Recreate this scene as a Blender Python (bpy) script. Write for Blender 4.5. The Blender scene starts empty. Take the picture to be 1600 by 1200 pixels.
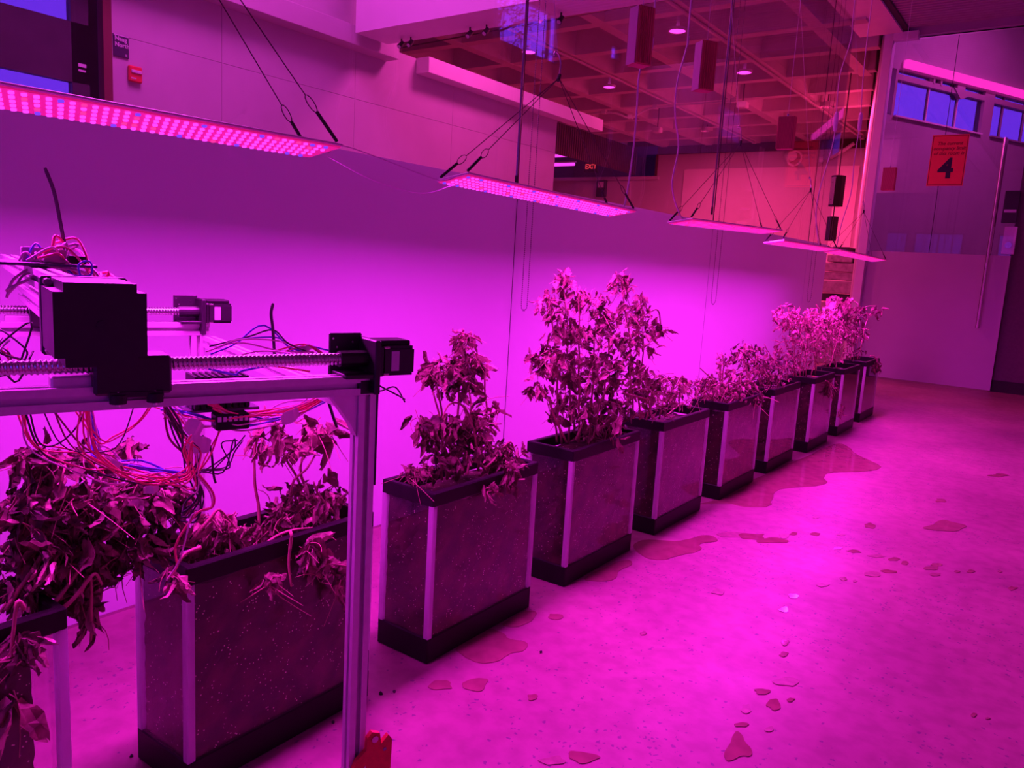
import bpy, bmesh, math, random, json
from mathutils import Vector, Matrix, noise
R = math.radians
scene = bpy.context.scene
COL = scene.collection
rnd = random.Random(7)

# ------------------------------------------------------------------ camera
cam_d = bpy.data.cameras.new('camera'); cam = bpy.data.objects.new('camera', cam_d); COL.objects.link(cam)
cam_d.sensor_width = 36; cam_d.lens = 27.32; cam_d.clip_end = 200; cam_d.clip_start = .02
right = Vector((.80519, .59014, .05842)); upv = Vector((-.13864, .09153, .98610)); fwd = Vector((-.57659, .80210, -.15551))
m = Matrix((right, upv, -fwd)).transposed().to_4x4(); m.translation = (0, 0, 1.5)
cam.matrix_world = m
scene.camera = cam
scene.view_settings.view_transform = 'Standard'; scene.view_settings.look = 'None'
scene.view_settings.gamma = 1; scene.view_settings.use_curve_mapping = False
scene.view_settings.exposure = 0.0
scene.cycles.transparent_max_bounces = 24
scene.cycles.max_bounces = 10
scene.cycles.sample_clamp_indirect = 4

# ------------------------------------------------------------------ daylight outside the building
world = bpy.data.worlds.new('sky'); scene.world = world; world.use_nodes = True
bg = world.node_tree.nodes['Background']
bg.inputs['Color'].default_value = (.17, .035, 1.0, 1); bg.inputs['Strength'].default_value = 5.0

# ------------------------------------------------------------------ lamps (colours as the camera records them)
LED_RGB = (1.0, .021, 1.05)
LED_W = 38          # watts per metre of grow light
HALL_RGB = (1.0, .055, .32)
def area(name, loc, size, power, rgb, rot=(0, 0, 0), sy=None, spread=180, parent=None):
    d = bpy.data.lights.new(name, 'AREA'); d.energy = power; d.color = rgb; d.size = size
    d.spread = R(spread)
    if sy: d.shape = 'RECTANGLE'; d.size_y = sy
    else: d.shape = 'DISK'
    o = bpy.data.objects.new(name, d); COL.objects.link(o); o.location = loc; o.rotation_euler = rot
    if parent: o.parent = parent
    return o

# ------------------------------------------------------------------ helpers
def tag(o, label=None, cat=None, group=None, kind=None):
    if label: o['label'] = label
    if cat: o['category'] = cat
    if group: o['group'] = group
    if kind: o['kind'] = kind
    return o
def empty(name, loc=(0, 0, 0), rz=0):
    o = bpy.data.objects.new(name, None); COL.objects.link(o); o.location = loc; o.rotation_euler[2] = rz
    o.empty_display_size = .05
    return o
class MB:
    def __init__(s): s.v = []; s.f = []; s.smooth = False
    def add(s, vs, fs):
        n = len(s.v); s.v += [tuple(p) for p in vs]; s.f += [tuple(i + n for i in f) for f in fs]; return s
    def box(s, x0, x1, y0, y1, z0, z1, mat=None):
        vs = [Vector(p) for p in ((x0,y0,z0),(x1,y0,z0),(x1,y1,z0),(x0,y1,z0),(x0,y0,z1),(x1,y0,z1),(x1,y1,z1),(x0,y1,z1))]
        if mat is not None: vs = [mat @ p for p in vs]
        return s.add(vs, ((0,3,2,1),(4,5,6,7),(0,1,5,4),(1,2,6,5),(2,3,7,6),(3,0,4,7)))
    def cbox(s, x0, x1, y0, y1, z0, z1, b=.003, mat=None):
        """box with chamfered edges"""
        bm = bmesh.new()
        vs = [bm.verts.new(p) for p in ((x0,y0,z0),(x1,y0,z0),(x1,y1,z0),(x0,y1,z0),(x0,y0,z1),(x1,y0,z1),(x1,y1,z1),(x0,y1,z1))]
        for f in ((0,3,2,1),(4,5,6,7),(0,1,5,4),(1,2,6,5),(2,3,7,6),(3,0,4,7)): bm.faces.new([vs[i] for i in f])
        bmesh.ops.bevel(bm, geom=list(bm.edges), offset=b, segments=1, affect='EDGES')
        bm.verts.index_update()
        P = [v.co.copy() for v in bm.verts]
        if mat is not None: P = [mat @ p for p in P]
        s.add(P, [[v.index for v in f.verts] for f in bm.faces]); bm.free(); return s
    def tube(s, pts, r, n=6, cap=True):
        pts = [Vector(p) for p in pts]; rs = r if isinstance(r, (list, tuple)) else [r] * len(pts)
        rings = []; ref = None
        for i, p in enumerate(pts):
            t = (pts[min(i + 1, len(pts) - 1)] - pts[max(i - 1, 0)])
            if t.length < 1e-9: t = Vector((0, 0, 1))
            t.normalize()
            if ref is None: ref = Vector((0, 0, 1)) if abs(t.z) < .9 else Vector((1, 0, 0))
            a = t.cross(ref)
            if a.length < 1e-5: a = t.cross(Vector((.3, 1, .2)))
            a.normalize(); b = t.cross(a); ref = -b if False else ref
            rings.append([p + rs[i] * (math.cos(2*math.pi*k/n) * a + math.sin(2*math.pi*k/n) * b) for k in range(n)])
        vs = [q for rg in rings for q in rg]; fs = []
        for i in range(len(pts) - 1):
            for k in range(n):
                fs.append((i*n + k, i*n + (k+1) % n, (i+1)*n + (k+1) % n, (i+1)*n + k))
        if cap:
            fs.append(tuple(range(n))[::-1]); fs.append(tuple((len(pts)-1)*n + k for k in range(n)))
        return s.add(vs, fs)
    def prism(s, poly, axis, a0, a1, mat=None):
        """polygon (2D) extruded along axis 0/1/2"""
        n = len(poly); vs = []
        for a in (a0, a1):
            for p, q in poly:
                w = [p, q]; w.insert(axis, a); vs.append(Vector(w))
        if mat is not None: vs = [mat @ p for p in vs]
        fs = [tuple((k, (k+1) % n, n + (k+1) % n, n + k)) for k in range(n)] + [tuple(range(n))[::-1], tuple(range(n, 2*n))]
        return s.add(vs, fs)
    def mesh(s, name):
        me = bpy.data.meshes.new(name); me.from_pydata(s.v, [], s.f); me.update()
        bm = bmesh.new(); bm.from_mesh(me); bmesh.ops.recalc_face_normals(bm, faces=bm.faces); bm.to_mesh(me); bm.free()
        if s.smooth: me.polygons.foreach_set('use_smooth', [True] * len(me.polygons))
        return me
    def build(s, name, mat, parent=None, smooth=False, **k):
        s.smooth = smooth
        return link(name, s.mesh(name), mat, parent, **k)
def link(name, me, mat=None, parent=None, **k):
    if mat is not None and not me.materials: me.materials.append(mat)
    o = bpy.data.objects.new(name, me); COL.objects.link(o)
    if parent: o.parent = parent
    tag(o, **k); return o
def smooth_path(pts, n=6):
    """Catmull-Rom through the points"""
    P = [Vector(p) for p in pts]; P = [P[0]*2 - P[1]] + P + [P[-1]*2 - P[-2]]; out = []
    for i in range(1, len(P) - 2):
        a, b, c, d = P[i-1:i+3]
        for k in range(n):
            t = k / n
            out.append(.5 * ((2*b) + (c-a)*t + (2*a-5*b+4*c-d)*t*t + (3*b-a-3*c+d)*t**3))
    out.append(P[-2]); return out
def text_mesh(s, size, align='CENTER', shear=0, bold=0, depth=.001, space=1.0):
    cu = bpy.data.curves.new('t', 'FONT'); cu.body = s; cu.size = size; cu.align_x = align; cu.align_y = 'CENTER'
    cu.extrude = depth; cu.shear = shear; cu.offset = bold; cu.resolution_u = 3; cu.space_line = space
    o = bpy.data.objects.new('t', cu); COL.objects.link(o)
    dg = bpy.context.evaluated_depsgraph_get(); me = bpy.data.meshes.new_from_object(o.evaluated_get(dg))
    bpy.data.objects.remove(o); bpy.data.curves.remove(cu); me.materials.clear(); return me

# ------------------------------------------------------------------ materials
def mat(name, c, rough=.5, metal=0, spec=.5, var=0, scale=8, bump=0, bscale=40, emit=None, estr=0, coat=0, trans=0):
    m = bpy.data.materials.new(name); m.use_nodes = True; nt = m.node_tree; N = nt.nodes; L = nt.links
    b = N['Principled BSDF']; b.inputs['Base Color'].default_value = (*c, 1); b.inputs['Roughness'].default_value = rough
    b.inputs['Metallic'].default_value = metal; b.inputs['Specular IOR Level'].default_value = spec
    b.inputs['Coat Weight'].default_value = coat
    if emit: b.inputs['Emission Color'].default_value = (*emit, 1); b.inputs['Emission Strength'].default_value = estr
    if var or bump:
        tc = N.new('ShaderNodeTexCoord')
    if var:
        n = N.new('ShaderNodeTexNoise'); n.inputs['Scale'].default_value = scale; n.inputs['Detail'].default_value = 4
        L.new(tc.outputs['Object'], n.inputs['Vector'])
        r = N.new('ShaderNodeMapRange'); r.inputs['From Min'].default_value = .25; r.inputs['From Max'].default_value = .75
        r.inputs['To Min'].default_value = 1 - var; r.inputs['To Max'].default_value = 1 + var; L.new(n.outputs['Fac'], r.inputs['Value'])
        mx = N.new('ShaderNodeVectorMath'); mx.operation = 'SCALE'; mx.inputs[0].default_value = c; L.new(r.outputs['Result'], mx.inputs['Scale'])
        L.new(mx.outputs['Vector'], b.inputs['Base Color'])
    if bump:
        n2 = N.new('ShaderNodeTexNoise'); n2.inputs['Scale'].default_value = bscale; n2.inputs['Detail'].default_value = 3
        L.new(tc.outputs['Object'], n2.inputs['Vector'])
        bp = N.new('ShaderNodeBump'); bp.inputs['Strength'].default_value = bump; bp.inputs['Distance'].default_value = .01
        L.new(n2.outputs['Fac'], bp.inputs['Height']); L.new(bp.outputs['Normal'], b.inputs['Normal'])
    return m
def glass_mat(name, tint=(1, 1, 1), ior=1.45, rough=0.0):
    """thin pane: clear transmission with a Fresnel mirror"""
    m = bpy.data.materials.new(name); m.use_nodes = True; nt = m.node_tree; N = nt.nodes; L = nt.links
    N.remove(N['Principled BSDF']); out = N['Material Output']
    fr = N.new('ShaderNodeFresnel'); ge = N.new('ShaderNodeNewGeometry'); mr = N.new('ShaderNodeMapRange')   # same mirror on both faces of the pane
    mr.inputs['To Min'].default_value = ior; mr.inputs['To Max'].default_value = 1 / ior; L.new(ge.outputs['Backfacing'], mr.inputs['Value']); L.new(mr.outputs[0], fr.inputs['IOR'])
    t = N.new('ShaderNodeBsdfTransparent'); t.inputs['Color'].default_value = (*tint, 1)
    g = N.new('ShaderNodeBsdfGlossy'); g.inputs['Roughness'].default_value = rough; g.inputs['Color'].default_value = (1, 1, 1, 1)
    mx = N.new('ShaderNodeMixShader'); L.new(fr.outputs[0], mx.inputs[0]); L.new(t.outputs[0], mx.inputs[1]); L.new(g.outputs[0], mx.inputs[2])
    L.new(mx.outputs[0], out.inputs['Surface']); return m
def emit_mat(name, c, s, sample=True):
    m = bpy.data.materials.new(name); m.use_nodes = True; nt = m.node_tree; N = nt.nodes
    N.remove(N['Principled BSDF']); e = N.new('ShaderNodeEmission'); e.inputs['Color'].default_value = (*c, 1); e.inputs['Strength'].default_value = s
    nt.links.new(e.outputs[0], N['Material Output'].inputs['Surface'])
    if not sample: m.cycles.emission_sampling = 'NONE'
    return m

def floor_mat():
    m = mat('polished_concrete', (.62, .5, .5), .4, spec=.2); nt = m.node_tree; N = nt.nodes; L = nt.links; b = N['Principled BSDF']
    tc = N.new('ShaderNodeTexCoord')
    def nz(s, d=4): 
        n = N.new('ShaderNodeTexNoise'); n.inputs['Scale'].default_value = s; n.inputs['Detail'].default_value = d; L.new(tc.outputs['Object'], n.inputs['Vector']); return n
    n1 = nz(.9, 5); n2 = nz(14, 6)
    r1 = N.new('ShaderNodeValToRGB'); r1.color_ramp.elements[0].position = .3; r1.color_ramp.elements[1].position = .7
    r1.color_ramp.elements[0].color = (.285, .15, .172, 1); r1.color_ramp.elements[1].color = (.42, .235, .25, 1); L.new(n1.outputs['Fac'], r1.inputs['Fac'])
    r2 = N.new('ShaderNodeValToRGB'); r2.color_ramp.elements[0].position = .35; r2.color_ramp.elements[1].position = .6
    r2.color_ramp.elements[0].color = (.82, .82, .82, 1); r2.color_ramp.elements[1].color = (1, 1, 1, 1); L.new(n2.outputs['Fac'], r2.inputs['Fac'])
    mx = N.new('ShaderNodeMix'); mx.data_type = 'RGBA'; mx.blend_type = 'MULTIPLY'; mx.inputs[0].default_value = 1
    L.new(r1.outputs[0], mx.inputs[6]); L.new(r2.outputs[0], mx.inputs[7])
    # dark aggregate chips, gathered in patches
    vo = N.new('ShaderNodeTexVoronoi'); vo.inputs['Scale'].default_value = 52; vo.inputs['Randomness'].default_value = 1
    wv = nz(60, 2); vm = N.new('ShaderNodeVectorMath'); vm.operation = 'MULTIPLY_ADD'; vm.inputs[1].default_value = (.03, .03, .03); L.new(wv.outputs['Color'], vm.inputs[0]); L.new(tc.outputs['Object'], vm.inputs[2]); L.new(vm.outputs[0], vo.inputs['Vector'])
    sep = N.new('ShaderNodeSeparateColor'); L.new(vo.outputs['Color'], sep.inputs[0])
    pn = nz(1.7, 2)
    thr = N.new('ShaderNodeMapRange'); thr.inputs['From Min'].default_value = .42; thr.inputs['From Max'].default_value = .68; thr.inputs['To Min'].default_value = .03; thr.inputs['To Max'].default_value = .5; L.new(pn.outputs['Fac'], thr.inputs['Value'])
    lt = N.new('ShaderNodeMath'); lt.operation = 'LESS_THAN'; L.new(sep.outputs[0], lt.inputs[0]); L.new(thr.outputs[0], lt.inputs[1])
    sz = N.new('ShaderNodeMath'); sz.operation = 'LESS_THAN'; sz.inputs[1].default_value = .30; L.new(vo.outputs['Distance'], sz.inputs[0])
    mul = N.new('ShaderNodeMath'); mul.operation = 'MULTIPLY'; L.new(lt.outputs[0], mul.inputs[0]); L.new(sz.outputs[0], mul.inputs[1])
    m2 = N.new('ShaderNodeMath'); m2.operation = 'MULTIPLY'; m2.inputs[1].default_value = .7; L.new(mul.outputs[0], m2.inputs[0])
    mx2 = N.new('ShaderNodeMix'); mx2.data_type = 'RGBA'; L.new(m2.outputs[0], mx2.inputs[0]); L.new(mx.outputs[2], mx2.inputs[6]); mx2.inputs[7].default_value = (.10, .09, .13, 1)
    L.new(mx2.outputs[2], b.inputs['Base Color'])
    rr = N.new('ShaderNodeMapRange'); rr.inputs['To Min'].default_value = .30; rr.inputs['To Max'].default_value = .52; L.new(nz(3, 4).outputs['Fac'], rr.inputs['Value']); L.new(rr.outputs[0], b.inputs['Roughness'])
    bp = N.new('ShaderNodeBump'); bp.inputs['Strength'].default_value = .06; bp.inputs['Distance'].default_value = .01; L.new(n2.outputs['Fac'], bp.inputs['Height']); L.new(bp.outputs[0], b.inputs['Normal'])
    return m
def soil_mat():
    m = mat('potting_soil', (.05, .03, .03), .85); nt = m.node_tree; N = nt.nodes; L = nt.links; b = N['Principled BSDF']
    tc = N.new('ShaderNodeTexCoord')
    n = N.new('ShaderNodeTexNoise'); n.inputs['Scale'].default_value = 9; n.inputs['Detail'].default_value = 8; L.new(tc.outputs['Object'], n.inputs['Vector'])
    r = N.new('ShaderNodeValToRGB'); r.color_ramp.elements[0].color = (.012, .004, .004, 1); r.color_ramp.elements[1].color = (.10, .04, .03, 1)
    r.color_ramp.elements[0].position = .35; r.color_ramp.elements[1].position = .72; L.new(n.outputs['Fac'], r.inputs['Fac'])
    vo = N.new('ShaderNodeTexVoronoi'); vo.inputs['Scale'].default_value = 120; L.new(tc.outputs['Object'], vo.inputs['Vector'])
    sep = N.new('ShaderNodeSeparateColor'); L.new(vo.outputs['Color'], sep.inputs[0])
    a = N.new('ShaderNodeMath'); a.operation = 'LESS_THAN'; a.inputs[1].default_value = .16; L.new(sep.outputs[0], a.inputs[0])
    c = N.new('ShaderNodeMath'); c.operation = 'LESS_THAN'; c.inputs[1].default_value = .26; L.new(vo.outputs['Distance'], c.inputs[0])
    mu = N.new('ShaderNodeMath'); mu.operation = 'MULTIPLY'; L.new(a.outputs[0], mu.inputs[0]); L.new(c.outputs[0], mu.inputs[1])
    mx = N.new('ShaderNodeMix'); mx.data_type = 'RGBA'; L.new(mu.outputs[0], mx.inputs[0]); L.new(r.outputs[0], mx.inputs[6]); mx.inputs[7].default_value = (.7, .52, .5, 1)
    L.new(mx.outputs[2], b.inputs['Base Color']); return m
def leaf_mat():
    m = mat('dried_leaf', (.4, .2, .15), .62, spec=.35); nt = m.node_tree; N = nt.nodes; L = nt.links; b = N['Principled BSDF']
    oi = N.new('ShaderNodeObjectInfo'); geo = N.new('ShaderNodeNewGeometry')
    n = N.new('ShaderNodeTexNoise'); n.inputs['Scale'].default_value = 22; n.inputs['Detail'].default_value = 5; L.new(geo.outputs['Position'], n.inputs['Vector'])
    ad = N.new('ShaderNodeMath'); ad.operation = 'MULTIPLY_ADD'; ad.inputs[1].default_value = .45; L.new(oi.outputs['Random'], ad.inputs[0]); L.new(n.outputs['Fac'], ad.inputs[2])
    r = N.new('ShaderNodeValToRGB'); e = r.color_ramp.elements
    e[0].position = .42; e[0].color = (.06, .03, .03, 1); e[1].position = 1.0; e[1].color = (.56, .34, .30, 1)
    x = r.color_ramp.elements.new(.72); x.color = (.26, .13, .11, 1)
    L.new(ad.outputs[0], r.inputs['Fac']); L.new(r.outputs[0], b.inputs['Base Color'])
    tr = N.new('ShaderNodeBsdfTranslucent'); L.new(r.outputs[0], tr.inputs['Color'])
    mx = N.new('ShaderNodeMixShader'); mx.inputs[0].default_value = .06; L.new(b.outputs[0], mx.inputs[1]); L.new(tr.outputs[0], mx.inputs[2])
    L.new(mx.outputs[0], N['Material Output'].inputs['Surface']); return m
def frost_mat():
    m = mat('frosted_film', (.93, .93, .98), .4, spec=.3); nt = m.node_tree; N = nt.nodes; L = nt.links; b = N['Principled BSDF']
    tr = N.new('ShaderNodeBsdfTranslucent'); tr.inputs['Color'].default_value = (.8, .8, .85, 1)
    mx = N.new('ShaderNodeMixShader'); mx.inputs[0].default_value = .40; L.new(b.outputs[0], mx.inputs[1]); L.new(tr.outputs[0], mx.inputs[2])
    L.new(mx.outputs[0], N['Material Output'].inputs['Surface']); return m
def post_mat():
    m = mat('clear_acrylic_post', (.95, .93, .98), .22, spec=.6, var=.06, scale=25); nt = m.node_tree; N = nt.nodes; L = nt.links; b = N['Principled BSDF']
    tr = N.new('ShaderNodeBsdfTranslucent'); tr.inputs['Color'].default_value = (.95, .93, .97, 1)
    mx = N.new('ShaderNodeMixShader'); mx.inputs[0].default_value = .62; L.new(b.outputs[0], mx.inputs[1]); L.new(tr.outputs[0], mx.inputs[2])
    L.new(mx.outputs[0], N['Material Output'].inputs['Surface']); return m
def wood_mat(name, c1, c2, scale=30):
    m = mat(name, c1, .6, spec=.3); nt = m.node_tree; N = nt.nodes; L = nt.links; b = N['Principled BSDF']
    tc = N.new('ShaderNodeTexCoord'); mp = N.new('ShaderNodeMapping'); mp.inputs['Scale'].default_value = (1, 1, .08); L.new(tc.outputs['Object'], mp.inputs['Vector'])
    w = N.new('ShaderNodeTexWave'); w.inputs['Scale'].default_value = scale; w.inputs['Distortion'].default_value = 3; w.inputs['Detail'].default_value = 2; L.new(mp.outputs[0], w.inputs['Vector'])
    r = N.new('ShaderNodeValToRGB'); r.color_ramp.elements[0].color = (*c1, 1); r.color_ramp.elements[1].color = (*c2, 1); L.new(w.outputs['Fac'], r.inputs['Fac']); L.new(r.outputs[0], b.inputs['Base Color'])
    return m

M = dict(
    floor=floor_mat(), frost=frost_mat(), glass=glass_mat('clear_glass', (.93, .9, .95), 1.6), tank_glass=glass_mat('tank_glass', (.97, .95, .97), 1.36),
    tinted=glass_mat('tinted_glass', (.45, .45, .45), 1.5), smoke=glass_mat('smoked_glass', (.5, .5, .5), 1.5), soil=soil_mat(), leaf=leaf_mat(),
    stem=mat('dried_stem', (.42, .19, .16), .55, var=.3, scale=30), black=mat('black_plastic', (.014, .011, .013), .4, spec=.16, bump=.05, bscale=200),
    blackmatte=mat('black_anodised', (.014, .012, .014), .42, var=.2, scale=60), post=post_mat(), door_frost_dim=mat('frosted_film_dim', (.50, .47, .54), .4, spec=.3, var=.04, scale=2),
    alu=mat('brushed_aluminium', (.82, .77, .8), .4, metal=.4, var=.06, scale=50), steel=mat('polished_steel', (.7, .68, .7), .22, metal=1, var=.05, scale=90),
    hallwall=mat('beige_wall_panel', (.56, .5, .52), .6, spec=.25, var=.05, scale=3, bump=.04, bscale=160), white=mat('white_paint', (.78, .76, .77), .5, var=.04, scale=4),
    concrete=mat('waffle_concrete', (.60, .53, .5), .8, var=.1, scale=3, bump=.1, bscale=25), deck=mat('ribbed_deck', (.42, .37, .38), .6, var=.06, scale=4),
    darkwall=mat('maroon_wall', (.13, .10, .11), .7, var=.1, scale=30, bump=.1, bscale=120), oblwall=mat('vestibule_wall', (.42, .36, .38), .7, var=.06, scale=2),
    darkwood=wood_mat('dark_slat_wood', (.05, .02, .02), (.10, .04, .035), 12), doorbrown=mat('dark_bronze_door', (.05, .035, .05), .45, var=.25, scale=6), jamb=wood_mat('walnut_jamb', (.12, .035, .035), (.18, .06, .05), 20),
    redwood=wood_mat('red_stained_wood', (.34, .07, .06), (.62, .18, .13), 55), litwood=wood_mat('lit_side_wood', (.75, .6, .55), (.7, .5, .46), 60),
    sign=mat('orange_red_paper', (.9, .12, .10), .6, var=.03, scale=9), ink=mat('navy_ink', (.02, .02, .05), .6, var=.1, scale=40), border=mat('dark_red_ink', (.22, .015, .02), .6, var=.1, scale=40),
    plate=mat('dark_sign_plate', (.05, .04, .08), .4, var=.15, scale=30), letter=mat('pale_lettering', (.7, .62, .7), .5, var=.05, scale=40), redplastic=mat('red_plastic', (.75, .05, .06), .4, var=.08, scale=30),
    redprint=mat('red_printed_bracket', (.72, .04, .05), .5, var=.12, scale=80, bump=.2, bscale=400), rubber=mat('black_rubber', (.02, .018, .02), .7, var=.2, scale=20),
    cord=mat('white_cord', (.72, .7, .75), .45, var=.05, scale=30), darkcord=mat('dark_cord', (.05, .03, .04), .6, var=.2, scale=40), bead=mat('nickel_bead', (.35, .3, .36), .25, metal=.7, var=.1, scale=80),
    wet=mat('wet_concrete', (.27, .14, .115), .08, spec=.5, var=.2, scale=12, bump=.03, bscale=9), damp=mat('damp_concrete', (.26, .14, .12), .4, spec=.3, var=.3, scale=30),
    screen=mat('white_wall_board', (.82, .74, .72), .6, var=.03, scale=3, bump=.08, bscale=14), grey=mat('grey_panel', (.33, .3, .32), .6, var=.06, scale=4),
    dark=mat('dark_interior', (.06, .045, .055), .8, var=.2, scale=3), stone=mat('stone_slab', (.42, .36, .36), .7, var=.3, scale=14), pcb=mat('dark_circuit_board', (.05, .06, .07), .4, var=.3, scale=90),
    tape=mat('white_tape', (.85, .75, .8), .5, var=.05, scale=50), led_board=mat('led_board', (.6, .1, .3), .4, var=.1, scale=60, emit=(1, .010, .22), estr=.45),  # led_board: red emission paints the glow scattered between the chips
    led=emit_mat('led_chip', (1.0, .045, .98), 1.6, False), led_blue=emit_mat('blue_led_chip', (.16, .035, 1.0), 1.5, False), led_red=emit_mat('red_led_chip', (1.0, .03, .32), 1.3, False),
    downlight=emit_mat('downlight_lens', (1.0, .05, .85), 3.0), strip=emit_mat('strip_light', (1.0, .03, .55), 1.3), fluo=emit_mat('fluorescent_tube', (1, .06, .85), 1.6), exitred=emit_mat('exit_letters', (1.0, .05, .07), 1.0),
)
for k, c in dict(r=(.95, .09, .22), p=(.9, .5, .7), b=(.10, .10, .75), k=(.03, .02, .03), n=(.25, .08, .08)).items():
    M['w' + k] = mat('wire_' + dict(r='red', p='pink', b='blue', k='black', n='brown')[k], c, .4, var=.06, scale=60)

def add_fill_lamp(name, loc, size, power, rgb, lab):  # added lamp brightening the spaces behind the glass, in an invented can
    top = 6.8 if loc[1] > 13.5 and loc[0] > -2 else (6.0 if loc[1] < 6 else 5.75)
    t = tag(empty('fill_lamp', loc), lab, 'light', 'added fill lamps hanging from the ceilings'); r = size / 2 + .03; n = 24; d = max(.09, size * .3); vs = []
    for rr, z in ((r - .012, .0), (r, .0), (r, d), (.0, d + .01), ): vs += [(rr*math.cos(2*math.pi*k/n), rr*math.sin(2*math.pi*k/n), z) for k in range(n)]
    vs += [((r - .012)*math.cos(2*math.pi*k/n), (r - .012)*math.sin(2*math.pi*k/n), d - .01) for k in range(n)]
    MB().add(vs, [(i*n+k, i*n+(k+1) % n, (i+1)*n+(k+1) % n, (i+1)*n+k) for i in range(3) for k in range(n)] + [(k, (k+1) % n, 4*n+(k+1) % n, 4*n+k) for k in range(n)] + [tuple(4*n + k for k in range(n))]).build('can', M['concrete'], t)
    MB().tube([(0, 0, d), (0, 0, top - loc[2])], .012, 6).build('stem', M['darkcord'], t)
    area(name, (0, 0, -.002), size, power, rgb, parent=t)

# =================================================================== THE SETTING
GX = -2.99                       # the long glass wall
def struct(name, mb, m, **k): return mb.build(name, m, kind='structure', **k)
struct('floor', MB().box(-15.5, 1.1, -3.1, 26, -.2, 0), M['floor'])
# ribbed deck ceiling over the room
mb = MB(); y = -3.1
prof = []
while y < 13.5:
    prof += [(y, 5.30), (y + .05, 5.30), (y + .06, 5.335), (y + .10, 5.335)]; y += .11
prof2 = prof + [(prof[-1][0], 5.6), (prof[0][0], 5.6)]
vs = [(x, a, b) for x in (-2.66, 1.1) for a, b in prof]; n = len(prof)
mb.add(vs, [(i, i + 1, n + i + 1, n + i) for i in range(n - 1)])
ceil = struct('ceiling', mb, M['deck'])
struct('trim_1', MB().box(-3.35, -2.74, -3.1, 13.34, 5.24, 5.75), M['white'])          # beam over the glass
struct('trim_2', MB().box(-2.74, -2.66, -3.1, 13.5, 5.27, 5.75), M['dark'])            # shadow gap
struct('trim_3', MB().box(-2.66, 1.1, 13.40, 13.56, 5.2, 5.75), M['deck'])
mb = MB()
for x0, x1, z0, z1 in ((-6.7, -2.5, 0, 6.2), (-2.5, .7, 0, .9), (-2.5, .7, 3.3, 6.2), (-1.0, -.8, .9, 3.3), (.7, 1.1, 0, 6.2)): mb.box(x0, x1, -3.2, -3.1, z0, z1)
struct('wall_back', mb, M['white'])
for i, (x0, x1) in enumerate(((-2.5, -1.0), (-.8, .7))):
    mb = MB()
    for a, b_ in ((x0, x0 + .05), (x1 - .05, x1), ((x0 + x1) / 2 - .02, (x0 + x1) / 2 + .02)): mb.box(a, b_, -3.18, -3.12, .9, 3.3)
    mb.box(x0, x1, -3.18, -3.12, .9, .95).box(x0, x1, -3.18, -3.12, 3.25, 3.3)
    w = struct('window_%d' % (11 + i), mb, M['doorbrown']); MB().box(x0, x1, -3.155, -3.145, .92, 3.28).build('pane', M['smoke'], w)
# right wall with two high windows
mb = MB(); WX = 1.0
for y0, y1, z0, z1 in ((-3.1, 8.78, 0, 5.6), (8.78, 10.45, 0, 4.5), (8.78, 10.45, 5.2, 5.6), (10.45, 12.02, 0, 5.6), (12.02, 12.34, 0, 4.98), (12.02, 12.34, 5.22, 5.6), (12.34, 13.6, 0, 5.6)):
    mb.box(WX, WX + .14, y0, y1, z0, z1)
struct('wall_right', mb, M['grey'])
def frame(mb, x0, x1, y0, y1, z0, z1, w):
    mb.box(x0, x1, y0, y0 + w, z0, z1).box(x0, x1, y1 - w, y1, z0, z1).box(x0, x1, y0, y1, z0, z0 + w).box(x0, x1, y0, y1, z1 - w, z1)
for nm, y0, y1, z0, z1, mull in (('window_1', 8.78, 10.45, 4.5, 5.2, (10.15,)), ('window_2', 12.02, 12.34, 4.98, 5.22, ())):
    mb = MB(); frame(mb, WX + .02, WX + .08, y0, y1, z0, z1, .025)
    for q in mull: mb.box(WX + .02, WX + .08, q, q + .03, z0, z1)
    w = struct(nm, mb, M['doorbrown'])
    MB().box(WX + .045, WX + .055, y0 + .02, y1 - .02, z0 + .02, z1 - .02).build('pane', M['glass'], w)

# the long glass wall: clear above, frosted film below, one unit between joints
JO = [-2.4, .85, 4.09, 7.33, 10.58, 11.53]
for i in range(5):
    y0, y1 = JO[i] + .006, JO[i + 1] - .006
    w = struct('window_%d' % (i + 3), MB().box(GX - .006, GX + .006, y0, y1, 1.985, 5.26), M['glass'])
    MB().box(GX - .007, GX + .007, y0, y1, .012, 1.985).build('frosted_pane', M['frost'], w)
for i, y in enumerate(JO[1:-1]):
    struct('trim_%d' % (i + 4), MB().box(GX - .004, GX + .004, y - .004, y + .004, .01, 5.26), M['rubber'])
struct('baseboard_left', MB().box(GX - .02, GX + .012, -2.4, 11.53, 0, .012), M['steel'])

# end of the room: jamb, sliding glass door, dark wall
DY = 13.48
jam = struct('trim_8', MB().cbox(-3.0, -2.87, DY - .1, DY + .1, 0, 5.26, .006), M['white'])
struct('trim_9', MB().cbox(-2.86, -2.52, DY - .16, DY - .02, 5.14, 5.25, .004), M['white'])   # track clamp
d2 = struct('door_2', MB().box(-2.865, -.93, DY - .008, DY + .008, 2.0, 5.16), M['glass'])
MB().box(-2.865, -.93, DY - .008, DY + .008, .02, 2.0).build('frosted_pane', M['door_frost_dim'], d2)  # shaded copy of the long wall's frosted film, dimness put into the colour
for off in (-.07, .07):
    h = MB().tube([(-1.21, DY + off, .93), (-1.21, DY + off, 3.66)], .026, 14).build('handle', M['steel'], d2, smooth=False, label='long round steel pull handle')
    mb = MB()
    for z in (1.32, 3.28): mb.tube([(-1.21, DY + off, z), (-1.21, DY, z)], .016, 8)
    mb.build('standoff', M['blackmatte'], h)
MB().box(-2.0, -1.994, DY - .01, DY + .01, 2.0, 5.16).build('joint_line', M['rubber'], d2)
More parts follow.
